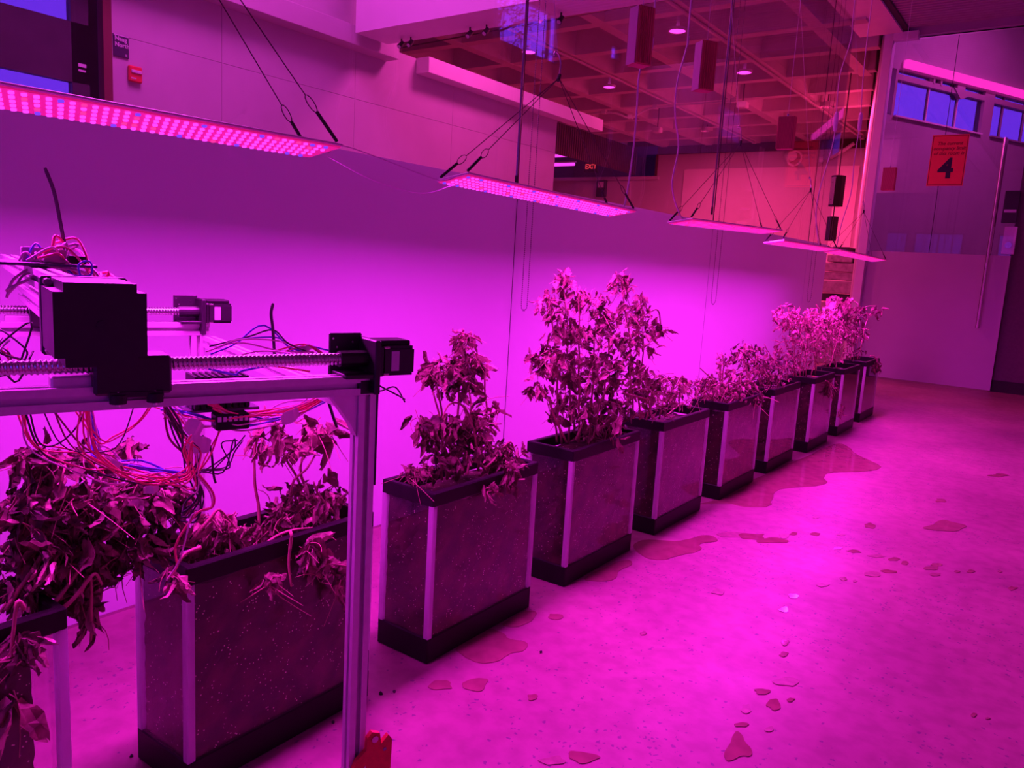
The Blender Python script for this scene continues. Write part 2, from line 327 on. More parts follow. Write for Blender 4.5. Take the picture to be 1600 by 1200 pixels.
lk = MB().cbox(-1.06, -.9, DY + .0, DY + .05, 2.02, 2.42, .006).build('lock_plate', M['alu'], d2, label='square steel lock plate')
MB().tube([(-.98, DY - .05, 2.15), (-.98, DY + .01, 2.15)], .045, 16).build('knob', M['steel'], lk)
lb = MB().cbox(-1.12, -.93, DY + .02, DY + .08, 2.47, 2.93, .008).build('lock_housing', M['black'], d2)
MB().box(-1.1, -.95, DY + .005, DY + .021, 2.62, 2.66).build('strip_plate', M['alu'], lb)
struct('wall_end', MB().box(-.95, 1.0, DY + .1, DY + .25, 0, 3.62), M['darkwall'])
struct('baseboard_end', MB().box(-.93, 1.0, DY + .07, DY + .1, 0, .17), M['rubber'])
struct('window_8', MB().box(-.93, 1.0, DY + .15, DY + .165, 3.62, 5.2), M['glass'])

# vestibule beyond the door: a wall running off at an angle with high windows and a strip light
OB = Matrix.Translation((-3.0, 15.0, 0)) @ Matrix.Rotation(math.atan2(.897, .441), 4, 'Z')
mb = MB()
for a0, a1, z0, z1 in ((-.35, 9.3, 0, 4.34), (-.16, -.1, 4.34, 5.09), (2.35, 2.64, 4.34, 5.09), (6.5, 9.3, 4.34, 5.09), (-.35, 9.3, 5.09, 6.8), (-.1, 2.35, 4.93, 5.02), (2.64, 6.5, 4.93, 5.02)):
    mb.box(a0, a1, -.0, .15, z0, z1, OB)
# octagonal column notch shapes between the lights
for a in (1.62,): mb.prism([(a - .22, 5.02), (a + .06, 5.02), (a + .22, 4.93), (a + .05, 4.86), (a - .02, 4.86)], 1, -.02, .15, OB)
mb.box(.82, .86, -.01, .15, 5.0, 5.1, OB).box(1.02, 1.06, -.01, .15, 5.0, 5.1, OB).box(1.5, 1.72, -.01, .15, 5.0, 5.1, OB)
struct('wall_vestibule', mb, M['oblwall'])
for i, (a0, a1) in enumerate(((-.1, 2.35), (2.64, 6.5))):
    mb = MB()
    for q in ((.80,), (1.62,), (3.0,), (3.7,), (4.6,), (5.5,)):
        if a0 < q[0] < a1: mb.box(q[0], q[0] + .022, .04, .09, 4.34, 5.09, OB)
    mb.box(a0, a1, -.05, .12, 4.32, 4.345, OB)
    w = struct('window_%d' % (9 + i), mb, M['white'] if i == 0 else M['grey'])
    MB().box(a0, a1, .06, .07, 4.34, 5.09, OB).build('pane', M['tinted'], w)
st = MB().box(-.02, 7.5, -.09, -.005, 5.13, 5.25, OB).build('strip_light', M['strip'])
tag(st, 'pink glowing strip light running along the wall above the high blue windows', 'light')
struct('wall_side', MB().box(1.0, 1.15, 13.6, 26, 0, 6.8), M['grey'])
add_fill_lamp('vestibule_fill', (-.6, 15.2, 6.6), .5, 105, (1.0, .07, .80), 'added fill lamp high over the space beyond the glass door')  # added to light the vestibule wall
struct('ceiling_vestibule', MB().prism([(-3.05, 13.5), (1.1, 13.5), (1.1, 23.4), (-3.05, 14.95)], 2, 6.8, 6.9).box(-3.05, 1.1, 13.5, 13.56, 5.2, 6.8), M['deck'])

# ---- hall behind the glass
HX = -6.5
wall = empty('wall_hall'); tag(wall, kind='structure')
ys = [3.32, 4.31, 5.89, 7.47, 9.05, 9.78]; zs = [0, 1.55, 3.1, 3.72, 6.0]
MB().box(HX - .2, HX - .03, 3.3, 9.78, 0, 3.72).box(HX - .2, HX - .03, 3.3, 5.89, 3.72, 6.2).build('backing', M['hallwall'], wall)
for i in range(5):
    for j in range(4):
        if j == 3 and i > 1: continue
        MB().cbox(HX - .03, HX, ys[i] + .0014, ys[i+1] - .0014, zs[j] + .0014, zs[j+1] - .0014, .001).build('panel', M['hallwall'], wall)
struct('wall_hall_front', MB().box(HX - .2, HX, -3.1, 1.2, 0, 6.2).box(HX - .2, HX, 1.2, 3.3, 4.2, 6.2), M['hallwall'])
# the dark door with two panes
d1 = struct('door_1', MB().box(HX - .12, HX - .05, 1.95, 3.04, 2.30, 2.32).box(HX - .12, HX - .05, 3.04, 3.24, 0, 4.1).box(HX - .12, HX - .05, 3.172, 3.24, 0, 4.1)
            .box(HX - .12, HX - .05, 1.25, 3.24, 2.675, 3.12).box(HX - .12, HX - .05, 1.25, 3.24, 0, .9).box(HX - .12, HX - .05, 1.25, 1.45, 0, 4.1).box(HX - .12, HX - .05, 1.25, 3.24, 3.95, 4.1), M['doorbrown'])
MB().box(HX - .09, HX - .08, 1.4, 3.2, 3.1, 4.0).build('pane', M['tinted'], d1); MB().box(HX - .09, HX - .08, 1.4, 3.06, .85, 2.7).build('pane', M['tinted'], d1)
MB().box(HX - .05, HX - .045, 3.085, 3.145, 2.80, 2.825).build('sticker', M['letter'], d1); MB().box(HX - .05, HX - .045, 3.085, 3.14, 2.765, 2.78).build('sticker', M['letter'], d1)
struct('trim_10', MB().box(HX - .15, HX + .02, 3.25, 3.318, 0, 4.2).box(HX - .15, HX + .02, 1.2, 3.318, 4.1, 4.2).box(HX - .15, HX + .02, 1.2, 1.26, 0, 4.2), M['jamb'])
# cove boxes along the wall, bulkhead across
struct('trim_11', MB().cbox(HX, HX + .2, -3, 6.33, 3.575, 3.76, .004), M['hallwall'])
struct('trim_12', MB().cbox(HX, HX + .2, 6.8, 10.75, 3.55, 3.72, .004), M['white'])
struct('trim_13', MB().box(-6.25, -3.05, 5.65, 6.1, 3.67, 6.0), M['white'])
# waffle ceiling
cw = empty('ceiling_hall'); tag(cw, kind='structure')
MB().prism([(-12.1, 6.0), (-3.05, 6.0), (-3.05, 13.56), (-5.12, 22.4), (-5.12, 22.6), (-15.5, 22.6), (-15.5, 12.0), (-12.1, 12.0)], 2, 5.75, 5.95).build('slab', M['concrete'], cw)
struct('ceiling_hall_front', MB().box(-6.7, -3.05, -3.1, 6.0, 6.0, 6.15), M['white'])
def rib_mesh(L, axis):
    mb = MB(); pr = [(-.09, 5.2), (.09, 5.2), (.17, 5.76), (-.17, 5.76)]
    return mb.prism(pr, axis, 0, L)
x = -3.74
while x > -15.4:
    o = MB().prism([(x - .10, 5.2), (x + .10, 5.2), (x + .18, 5.76), (x - .18, 5.76)], 1, 6.1 if x > -12 else 12.0, 22.5 if x < -5.3 else 13.56 + (-3.25 - x) / .2342).build('rib', M['concrete'], cw); x -= 1.43
y = 6.65
while y < 22.4:
    MB().prism([(y - .10, 5.205), (y + .10, 5.205), (y + .18, 5.76), (y - .18, 5.76)], 0, -15.4 if y > 12.1 else -12.0, -3.05 - max(0, (y + .18 - 13.56) * .2342)).build('rib', M['concrete'], cw); y += 1.45
# far end of the hall
EY = 22.4
struct('wall_far', MB().box(-11.1, -5.1, EY, EY + .2, 0, 6.0).box(-15.5, -11.1, EY, EY + .2, 0, 4.33), M['hallwall'])
struct('trim_14', MB().box(-11.1, -5.12, EY - .06, EY, 4.98, 5.22), M['darkwood'])
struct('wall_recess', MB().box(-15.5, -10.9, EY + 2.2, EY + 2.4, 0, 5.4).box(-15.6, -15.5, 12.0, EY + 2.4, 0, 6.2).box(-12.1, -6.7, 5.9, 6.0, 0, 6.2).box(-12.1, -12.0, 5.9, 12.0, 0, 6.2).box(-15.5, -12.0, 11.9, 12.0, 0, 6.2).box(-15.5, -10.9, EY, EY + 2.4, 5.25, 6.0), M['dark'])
struct('trim_15', MB().box(-11.16, -11.08, EY - .02, EY + 1.6, 4.33, 5.0), M['jamb'])
struct('trim_16', MB().box(-15.5, -11.0, EY - .1, EY + .06, 4.24, 4.34), M['hallwall'])
struct('wall_hall_side', MB().prism([(-3.0, 13.56), (-3.06, 13.56), (-5.16, 22.4), (-5.10, 22.4)], 2, 0, 6.0), M['hallwall'])
sl = struct('wall_slats', MB().box(-11.95, -11.9, 12.0, EY, 4.42, 5.2), M['dark'])
mb = MB()
yy = 12.0
while yy < EY: mb.box(-11.9, -11.82, yy, yy + .05, 4.40, 5.2); yy += .11
mb.build('slats', M['darkwood'], sl, kind='stuff')

# =================================================================== THINGS
# ---- hall fittings
def ceiling_light(x, y, r, p, lab):
    t = empty('downlight', (x, y, 5.2)); tag(t, lab, 'light', 'round downlights in the coffered ceiling')
    mb = MB(); n = 20
    vs = []; 
    for rr, z in ((r * 1.15, .02), (r * 1.15, -.02), (r, -.02), (r, .0)): vs += [(rr*math.cos(2*math.pi*k/n), rr*math.sin(2*math.pi*k/n), z) for k in range(n)]
    mb.add(vs, [(i*n+k, i*n+(k+1) % n, (i+1)*n+(k+1) % n, (i+1)*n+k) for i in range(3) for k in range(n)]).build('ring', M['white'], t)
    MB().add([(r*math.cos(2*math.pi*k/n), r*math.sin(2*math.pi*k/n), -.012) for k in range(n)], [tuple(range(n))[::-1]]).build('lens', M['downlight'], t)
    MB().tube([(0, 0, .0), (0, 0, .549)], .03, 8).build('stem', M['concrete'], t)
    area('downlight_lamp', (0, 0, -.03), r * 1.8, p, HALL_RGB, parent=t)
    return t
for x, y, r, lab in ((-5.66, 11.72, .125, 'round glowing downlight nearest the hanging wooden blocks'), (-5.61, 14.55, .125, 'round glowing downlight between the second and third hanging wooden block'),
                     (-8.53, 14.69, .115, 'small round downlight left of the first white cord'), (-8.54, 11.79, .115, 'round downlight beside the dark vertical rod, below the reflected window')):
    ceiling_light(x, y, r, HALL_P if False else 95, lab)
add_fill_lamp('hall_fill', (-4.9, 17.6, 5.1), .25, 430, (1.0, .04, .22), 'added fill lamp hanging before the large white board')  # this and the next three are added fills for the hall
add_fill_lamp('hall_fill', (-8.4, 19.6, 5.1), .25, 170, HALL_RGB, 'added fill lamp hanging near the dark slatted recess')
add_fill_lamp('hall_fill', (-4.8, 7.4, 5.1), .9, 120, (1, .06, .55), 'wide added fill lamp in the hall behind the pale beam')
add_fill_lamp('hall_fill', (-4.7, 3.4, 5.8), 1.8, 165, (1, .075, .88), 'widest added fill lamp in the hall above the dark door')

t = tag(empty('exit_sign', (-12.9, 21.5, 4.55)), 'black exit sign box with glowing red letters hanging in the far hall', 'sign')
MB().cbox(-.26, .26, -.04, .04, -.17, .17, .01).build('box', M['black'], t)
me = text_mesh('EXIT', .2, bold=.006); o = link('letters', me, M['exitred'], t); o.location = (0, -.045, 0); o.rotation_euler = (R(90), 0, 0)
for z, lab in ((5.0, 'upper glowing tube lamp in the dark recess beyond the wall edge'), (4.72, 'lower glowing tube lamp in the dark recess beyond the wall edge')):
    t = tag(empty('tube_light', (-14.3, 22.0, z)), lab, 'light', 'tube lamps in the far recess')
    MB().tube([(-.35, 0, 0), (.45, 0, 0)], .05, 8).build('tube', M['fluo'], t); MB().box(-.4, .5, -.03, .03, .05, .09).build('housing', M['white'], t)
t = tag(empty('wall_phone', (-12.95, 22.3, 3.98)), 'small dark box with pale screen on the far wall under the exit sign', 'box')
MB().cbox(-.17, .17, -.06, .08, -.26, .26, .015).build('body', M['black'], t); MB().box(-.1, .1, -.068, -.058, .02, .2).build('screen', M['letter'], t)
o = MB().cbox(-14.0, -11.95, EY - .05, EY - .005, 2.2, 4.2, .004).build('notice_board', M['hallwall']); tag(o, 'pale blank board on the far wall under the dark recess', 'board')
o = MB().cbox(-10.18, -5.22, EY - .05, EY - .005, 1.2, 4.53, .006).build('projection_board', M['screen']); tag(o, 'very large white board on the far hall wall, lit warm pink', 'board')
t = tag(empty('wall_camera', (-6.9, EY - .12, 4.78)), 'round white ring fitting on the far wall above the large white board', 'camera')
MB().tube([(-.18, .1, .04), (-.05, -.12, .02)], [.16, .13], 14).build('body', M['white'], t); 
n = 24; mb = MB(); rp = [(.02 + .19*math.cos(2*math.pi*k/n), -.14, -.05 + .19*math.sin(2*math.pi*k/n)) for k in range(n + 1)]
mb.tube(rp, .028, 6, False).build('ring', M['white'], t)
t = tag(empty('conduit_elbow', (-5.7, EY - .1, 4.9)), 'short pale slanting pipe on the far wall right of the ring fitting', 'pipe')
MB().tube([(-.28, 0, -.16), (.1, 0, .06), (.28, 0, .2)], .05, 8).build('pipe', M['white'], t); MB().tube([(-.55, 0, -.2), (-.45, 0, -.2)], .07, 10).build('cap', M['white'], t)
# loudspeaker and column near the opening
t = tag(empty('loudspeaker', (-3.84, 15.0, 2.82), R(-38)), 'dark slim loudspeaker with pale grille hanging in the opening', 'speaker')
MB().prism([(-.075, -.09), (.075, -.09), (.10, .0), (.075, .1), (-.075, .1), (-.1, 0)], 2, 0, .54).build('cabinet', M['black'], t)
MB().cbox(-.055, .055, -.105, -.088, .03, .51, .004).build('grille', M['grey'], t)
mb = MB()
for z in (.12, .42): mb.tube([(0, -.112, z), (0, -.1, z)], .012, 8)
mb.build('driver', M['black'], t)
MB().tube([(0, 0, .5), (0, 0, 2.3)], .012, 6).build('drop_rod', M['darkcord'], t)
t = tag(empty('column_box', (-3.85, 15.0, 2.21), R(-30)), 'dark ribbed column box hanging below the slim loudspeaker', 'box')
mb = MB().box(-.08, .08, -.05, .05, 0, .43)
for k in range(4): mb.box(-.075 + k*.042, -.05 + k*.042, -.065, -.05, 0, .43)
mb.build('body', M['rubber'], t); MB().tube([(0, 0, .42), (0, 0, .62)], .01, 6).build('link', M['darkcord'], t)
# stacked slabs in the opening
zs_ = [(0, .55, 'grey'), (.57, .35, 'dark'), (.94, .17, 'stone'), (1.13, .13, 'dark'), (1.28, .22, 'stone'), (1.51, .14, 'stone'), (1.66, .16, 'stone'), (1.83, .12, 'stone'), (1.96, .14, 'dark')]
labs = ['bottom grey crate of the stack in the opening', 'dark crate second from the bottom of the stack in the opening', 'grey slab resting on the dark crate in the opening', 'dark slab between two grey slabs in the opening',
        'thickest grey slab in the middle of the stack in the opening', 'slab just above the thickest slab of the stack', 'grey slab third from the top of the stack', 'narrow slab second from the top of the stack', 'dark slab on the very top of the stack in the opening']
for i, (z, h, k) in enumerate(zs_):
    w = (.36, .34, .33, .28, .33, .32, .29, .22, .15)[i]; dx = (.0, .01, -.01, .0, .02, -.01, .0, -.02, -.03)[i]
    o = MB().cbox(-3.56 - w + dx, -3.56 + w * .9 + dx, 14.8 - .03*i % .07, 15.5, z, z + h, .012).build('slab', M[k]); tag(o, labs[i], 'slab', 'slabs stacked in the opening')
# wall signs near the door
t = tag(empty('room_sign', (HX, 3.395, 3.02), R(90)), 'small dark square sign with two pale words on the hall wall', 'sign')
MB().cbox(-.062, .062, -.012, .0, -.085, .085, .002).build('plate', M['plate'], t)
o = link('lettering', text_mesh('Naug\nNorth', .046, 'LEFT', bold=.0012), M['letter'], t); o.location = (-.052, -.014, .028); o.rotation_euler = (R(90), 0, 0)
MB().box(-.06, .06, -.0135, -.012, .074, .083).build('stripe', M['letter'], t)
MB().prism([(.03, -.072), (.046, -.072), (.046, -.056), (.042, -.056), (.042, -.065), (.034, -.057), (.031, -.060), (.039, -.068), (.03, -.068)], 1, -.014, -.012).build('arrow', M['letter'], t)
t = tag(empty('fire_alarm', (HX, 3.502, 2.825), R(90)), 'small red fire alarm pull box below the dark sign', 'alarm')
MB().cbox(-.055, .055, -.035, .0, -.062, .062, .008).build('body', M['redplastic'], t); hb = MB().cbox(-.04, .045, -.046, -.034, .005, .03, .003).build('pull_bar', M['letter'], t); MB().box(-.042, .0, -.037, -.035, -.04, -.03).build('label_strip', M['letter'], t)
# track spots under the bulkhead
for i, (x, y, z, lab) in enumerate(((-5.95, 6.0, 3.67, 'leftmost black track spot under the pale beam'), (-5.82, 6.0, 3.67, 'second black track spot from the left under the pale beam'), (-5.05, 6.0, 3.67, 'black track spot under the pale beam left of the dark rod'), (-4.85, 6.0, 3.67, 'black track spot just left of the reflected tree'), (-4.02, 6.0, 3.67, 'rightmost black track spot beside the bead chains'))):
    t = tag(empty('track_spot', (x, y, z)), lab, 'spotlight', 'track spots under the beam')
    MB().tube([(0, 0, 0), (0, 0, -.045)], .008, 6).build('stem', M['black'], t); MB().tube([(0, .02, -.035), (0, -.03, -.085)], [.022, .027], 10).build('head', M['black'], t); MB().tube([(0, -.031, -.086), (0, -.033, -.088)], .02, 10).build('lens', M['letter'], t)
# conduits on the waffle ceiling
for pts, lab in (([(-8.4, 8.5, 4.45), (-6.0, 8.5, 4.5), (-3.1, 8.5, 4.55)], 'thin dark pipe crossing the hall below the coffers'), ([(-8.0, 7, 5.17), (-8.0, 22, 5.17)], 'long straight conduit fixed along a coffer rib'),
                  ([(-5.17, 7, 5.17), (-5.17, 22, 5.17)], 'conduit along the rib nearest the two bright downlights'), ([(-12, 16.4, 5.0), (-9.6, 16.4, 5.05), (-8.9, 16.4, 4.9), (-8.3, 16.4, 5.08), (-6.5, 16.4, 5.1)], 'wavy pale conduit crossing the far ceiling')):
    t = tag(empty('ceiling_pipe', pts[0]), lab, 'pipe'); q = Vector(pts[0])
    MB().tube([Vector(p) - q for p in smooth_path(pts, 8)], .009 if 'dark' in lab else .022, 6).build('pipe', M['darkwood'] if 'dark' in lab else M['concrete'], t, smooth=True)
    mb = MB()
    for p in pts[1:]:
        c = Vector(p) - q; b_ = .02 if 'dark' in lab else .05; mb.box(c.x - b_, c.x + b_, c.y - b_, c.y + b_, c.z - b_ * .6, c.z + b_ * 1.2)
    mb.build('junction_box', M['concrete'], t)
for x, y, lab in ((-6.1, 15.9, 'small pale sensor box hanging under the far coffers'), (-9.0, 18.0, 'round smoke detector under the far coffers')):
    t = tag(empty('sensor', (x, y, 5.2)), lab, 'sensor'); MB().tube([(0, 0, .549), (0, 0, -.25)], .012, 6).build('stem', M['darkwood'], t); MB().cbox(-.1, .1, -.1, .1, -.37, -.24, .02).build('body', M['concrete'], t)

# ---- occupancy sign on the door
t = tag(empty('occupancy_sign', (-1.918, DY - .012, 3.37)), 'red paper occupancy sign with a large dark 4 on the glass door', 'sign')
MB().box(-.243, .243, -.003, .002, -.372, .372).build('paper', M['sign'], t)
mb = MB()
for a in ((-.232, .232, .352, .360), (-.232, .232, -.360, -.352), (-.232, -.224, -.360, .360), (.224, .232, -.360, .360)): mb.box(a[0], a[1], -.0045, -.003, a[2], a[3])
mb.build('border', M['border'], t)
for i, s in enumerate(('The current', 'occupancy limit', 'of this room is')):
    o = link('lettering', text_mesh(s, .068, shear=.25, bold=.0012), M['border'], t); o.location = (0, -.004, .245 - .072*i); o.rotation_euler = (R(90), 0, 0)
o = link('numeral', text_mesh('4', .40, bold=.012), M['ink'], t); o.location = (-.01, -.004, -.13); o.rotation_euler = (R(90), 0, 0)

# ---- shade hardware on the glass wall: wands and bead chains
for i, (y, z0, lab) in enumerate(((3.955, 1.97, 'thin steel rod hanging by the glass joint nearest the camera'), (7.06, 2.06, 'thin steel rod hanging behind the third grow light'))):
    t = tag(empty('shade_rod', (-2.9, y, z0)), lab, 'rod'); MB().tube([(0, 0, 0), (0, .0, 5.24 - z0)], .0075, 8).build('rod', M['bead'], t); MB().tube([(0, 0, -.02), (0, 0, .05)], .011, 8).build('tip', M['darkcord'], t)
def bead_chain(y0, y1, zb, lab, sp):
    t = tag(empty('bead_chain', (-2.9, (y0 + y1) / 2, zb)), lab, 'chain', 'looped bead chains hanging on the glass wall')
    r = (y1 - y0) / 2; path = []
    z = 5.24 - zb
    while z > r: path.append((0, -r, z)); z -= sp
    n = max(6, int(math.pi * r / sp)); path += [(0, -r * math.cos(math.pi*k/n), r - r * math.sin(math.pi*k/n)) for k in range(n + 1)]
    z = r
    while z < 5.24 - zb: path.append((0, r, z)); z += sp
    mb = MB(); b = .0052
    for p in path:
        p = Vector(p); mb.add([p + Vector(q) * b for q in ((0,0,1),(1,0,0),(0,1,0),(-1,0,0),(0,-1,0),(0,0,-1))], [(0,1,2),(0,2,3),(0,3,4),(0,4,1),(5,2,1),(5,3,2),(5,4,3),(5,1,4)])
    mb.build('beads', M['bead'], t, smooth=True, kind='stuff'); MB().tube(path[::3], .0016, 4, False).build('cord', M['darkcord'], t)
bead_chain(4.085, 4.15, 1.19, 'looped bead chain beside the nearest steel rod', .013)
bead_chain(7.25, 7.37, 1.20, 'looped bead chain behind the third grow light', .02)
bead_chain(10.5, 10.68, 1.20, 'looped bead chain behind the fourth grow light, farthest along the glass', .026)

# ---- grow lights
CHIP = {}
def chip(r):
    k = round(r, 4)
    if k not in CHIP:
        n = 8; CHIP[k] = [MB().add([(r*math.cos(2*math.pi*i/n), r*math.sin(2*math.pi*i/n), -.004) for i in range(n)] + [(r*math.cos(2*math.pi*i/n), r*math.sin(2*math.pi*i/n), .001) for i in range(n)], [tuple(range(n))[::-1]] + [(i, (i+1) % n, n + (i+1) % n, n + i) for i in range(n)]).mesh('led') for _ in range(3)]
        for me, mm in zip(CHIP[k], ('led', 'led_blue', 'led_red')): me.materials.append(M[mm])
    return CHIP[k]
BW = .155
def grow_light(y0, y1, z0, z1, zh, lab, individual, hang=True):
    L = math.hypot(y1 - y0, z1 - z0); yc, zc = (y0 + y1) / 2, (z0 + z1) / 2
    t = empty('grow_light', (-1.9, yc, zc)); tag(t, lab, 'light', 'hanging grow lights over the tanks')
    t.rotation_euler = (math.atan2(z1 - z0, y1 - y0), R(-9.5), 0)
    MB().cbox(-BW/2, BW/2, -L/2, L/2, .004, .012, .002).build('housing', M['alu'], t)
    MB().box(-BW/2 + .006, BW/2 - .006, -L/2 + .006, L/2 - .006, .0, .004).build('led_board', M['led_board'], t)
    ny = int((L - .04) / .0245); nx = 5; cs = chip(.0064); rl = random.Random(int(y0 * 100)); pos = []
    for i in range(ny):
        for j in range(nx):
            xx = -BW/2 + .02 + j * (BW - .04) / (nx - 1) ; yy = -L/2 + .022 + i * .0245 + (.012 if j % 2 else 0)
            kind = 1 if (i % 7 == 3 and j in (0, 4)) or (i in (0, ny - 1) and j in (0, 4)) else (2 if rl.random() < .05 else 0)
            pos.append((xx, yy, kind))
    if individual:
        for xx, yy, k in pos[:298]:
            o = link('led', cs[k], None, t); o.location = (xx, yy, 0)
        pos = pos[298:]
    for k in range(3):
        q = [p for p in pos if p[2] == k]
        if not q: continue
        mb = MB(); n = 6
        for xx, yy, _ in q: mb.add([(xx + .0064*math.cos(2*math.pi*i/n), yy + .0064*math.sin(2*math.pi*i/n), -.004) for i in range(n)], [tuple(range(n))[::-1]])
        mb.build('leds', M[('led', 'led_blue', 'led_red')[k]], t, kind='stuff')
    area('grow_lamp', (0, 0, -.012), BW - .02, LED_W * min(L, 1.5), LED_RGB, sy=L - .03, parent=t)
    # cords, clips and hook
    inv = t.matrix_basis.inverted(); ap = inv @ Vector((-1.9, yc, zh))
    for sy in (-1, 1):
        for sx in (-1, 1):
            e = Vector((sx * BW * .42, sy * (L/2 - .012), .02)); d = (ap - e).normalized()
            c = MB().tube([e, e + d * .10], .0055, 6).build('strap_clip', M['rubber'], t)
            a = d.cross(Vector((1, 0, 0))).normalized()
            lp = [e + d * (.10 + .028*(1 - math.cos(math.pi*2*k/12))) + a * .012 * math.sin(math.pi*2*k/12) for k in range(13)]
            MB().tube(lp, .0016, 5, False).build('wire_loop', M['darkcord'], c)
            MB().tube([e + d * .155, ap], .0017, 5).build('cord', M['darkcord'], t)
    hk = [ap + Vector(q) for q in ((0, 0, 0), (0, .012, .03), (0, .022, .07), (0, .008, .10), (0, -.015, .105), (0, -.028, .088))]
    h = MB().tube(smooth_path(hk, 5), .0035, 6).build('hook', M['steel'], t, smooth=True)
    MB().tube([ap + Vector((0, -.01, -.012)), ap + Vector((0, .008, .015))], .008, 8).build('crimp', M['rubber'], h)
    MB().tube([ap + Vector((0, 0, .1)), ap + Vector((0, 0, 5.3 - zh))], .0012, 4).build('suspension_wire', M['cord'], t)
    return t
grow_light(.22, 1.615, 1.768, 1.79, 2.5, 'nearest grow light, longest in view, over the gantry at the left edge', True)
grow_light(2.20, 3.50, 1.782, 1.762, 2.27, 'second grow light from the left, above the two leafy tanks', True)
grow_light(4.17, 5.80, 1.775, 1.82, 2.33, 'third grow light from the left, in front of the far glass', False)
grow_light(5.84, 7.41, 1.752, 1.765, 2.21, 'fourth grow light from the left, small and far away', False)
grow_light(7.5, 9.55, 1.762, 1.744, 2.2, 'farthest grow light, thin glowing line in front of the jamb', False)

# white power cords of the lights
def power_cord(pts, lab, switch=None):
    q = Vector(pts[-1]); t = tag(empty('power_cord', q), lab, 'cord', 'white power cords hanging from the ceiling')
    MB().tube([p - q for p in smooth_path([Vector(pts[0]) + Vector((0, .05, 5.29 - pts[0][2]))] + [Vector(p) for p in pts], 7)], .0042, 6).build('cord', M['cord'], t, smooth=True)
    if switch is not None:
        p = Vector(pts[switch]) - q; d = (Vector(pts[switch + 1]) - Vector(pts[switch - 1])).normalized()
        MB().tube([p - d * .08, p - d * .06, p + d * .06, p + d * .08], [.010, .018, .018, .010], 8).build('switch', M['cord'], t)
power_cord([(-1.9,3.659,2.81),(-1.9,3.665,2.633),(-1.9,3.558,2.458),(-1.9,3.557,2.277),(-1.9,3.556,2.094),(-1.9,3.526,1.874),(-1.9,3.5,1.785)], 'white cord dropping to the right end of the second grow light')
power_cord([(-1.9,4.067,2.927),(-1.9,4.077,2.737),(-1.9,3.984,2.487),(-1.9,3.995,2.325),(-1.9,4.07,2.17),(-1.9,4.032,1.961),(-1.9,4.165,1.817),(-1.9,4.24,1.80)], 'white cord dropping to the left end of the third grow light')
power_cord([(-1.9,7.266,3.845),(-1.9,7.289,3.543),(-1.9,7.076,3.185),(-1.9,7.12,2.832),(-1.9,7.096,2.618),(-1.9,6.871,2.222),(-1.9,6.865,2.012),(-1.9,7.051,1.79)], 'white cord with inline switch running to the fourth grow light', 3)
power_cord([(-1.9,7.836,4.008),(-1.9,7.822,3.677),(-1.9,7.858,3.298),(-1.9,7.937,2.973),(-1.9,7.899,2.621),(-1.9,7.926,2.332),(-1.9,7.719,2.021),(-1.9,7.631,1.79)], 'white cord with inline switch running to the farthest grow light', 3)
t = tag(empty('link_cord', (-1.9, 1.62, 1.79)), 'thin pale cable sagging between the first and second grow lights', 'cord')
MB().tube(smooth_path([(0, 0, 0), (0, .06, .03), (0, .25, .01), (0, .5, -.02), (0, .6, .0)], 8), .0018, 5).build('cable', M['cord'], t); MB().tube(smooth_path([(0, .0, -.01), (0, .2, -.06), (0, .42, -.075), (0, .58, -.03)], 8), .0016, 5).build('cable', M['cord'], t)

# ---- hanging wooden blocks
for (y, zt, zb, w, d, rz, lab, ribs) in ((2.235, 2.283, 2.115, .05, .06, -29, 'nearest hanging wooden block with grooved red face', True), (2.73, 2.307, 2.14, .05, .062, -36, 'second hanging wooden block from the left, grooved', True),
                                         (3.70, 2.225, 2.08, .075, .04, 2, 'third hanging wooden block, in front of the white board', False), (6.0, 2.293, 2.14, .085, .04, -2, 'smallest hanging wooden block, in front of the glass door', False)):
    t = tag(empty('wooden_block', (-1.2, y, zb), R(rz)), lab, 'block', 'wooden blocks hung on strings')
    h = zt - zb
    mb = MB().cbox(-w/2, w/2, -d/2, d/2, 0, h, .0025)
    mb.build('block', M['redwood'], t)
    if ribs:
        mb = MB()
        for k in range(7): yq = -d/2 + .004 + k * (d - .008) / 6.5; mb.box(w/2 - .001, w/2 + .002, yq, yq + .0045, .004, h - .003)
        mb.build('grooved_face', M['redwood'], t)
        MB().box(-w/2 + .002, w/2 - .002, -d/2 - .0015, -d/2 + .001, .002, h - .002).build('lit_side', M['litwood'], t)  # side towards the grow lights painted paler, their light put into the colour
    MB().tube([(0, 0, h), (0, 0, h + .012)], .004, 6).build('screw_eye', M['steel'], t); MB().tube([(0, 0, h + .01), (0, .0, 5.29 - zb)], .001, 4).build('string', M['cord'], t)

# ---- glass tanks
TL, TW, TH = .67, .262, .66
def ring(mb, x0, x1, y0, y1, z0, z1, w, b=.004):
    mb.cbox(x0, x1, y0, y0 + w, z0, z1, b).cbox(x0, x1, y1 - w, y1, z0, z1, b).cbox(x0, x0 + w, y0 + w*.5, y1 - w*.5, z0, z1 - .0004, b).cbox(x1 - w, x1, y0 + w*.5, y1 - w*.5, z0, z1 - .0004, b); return mb
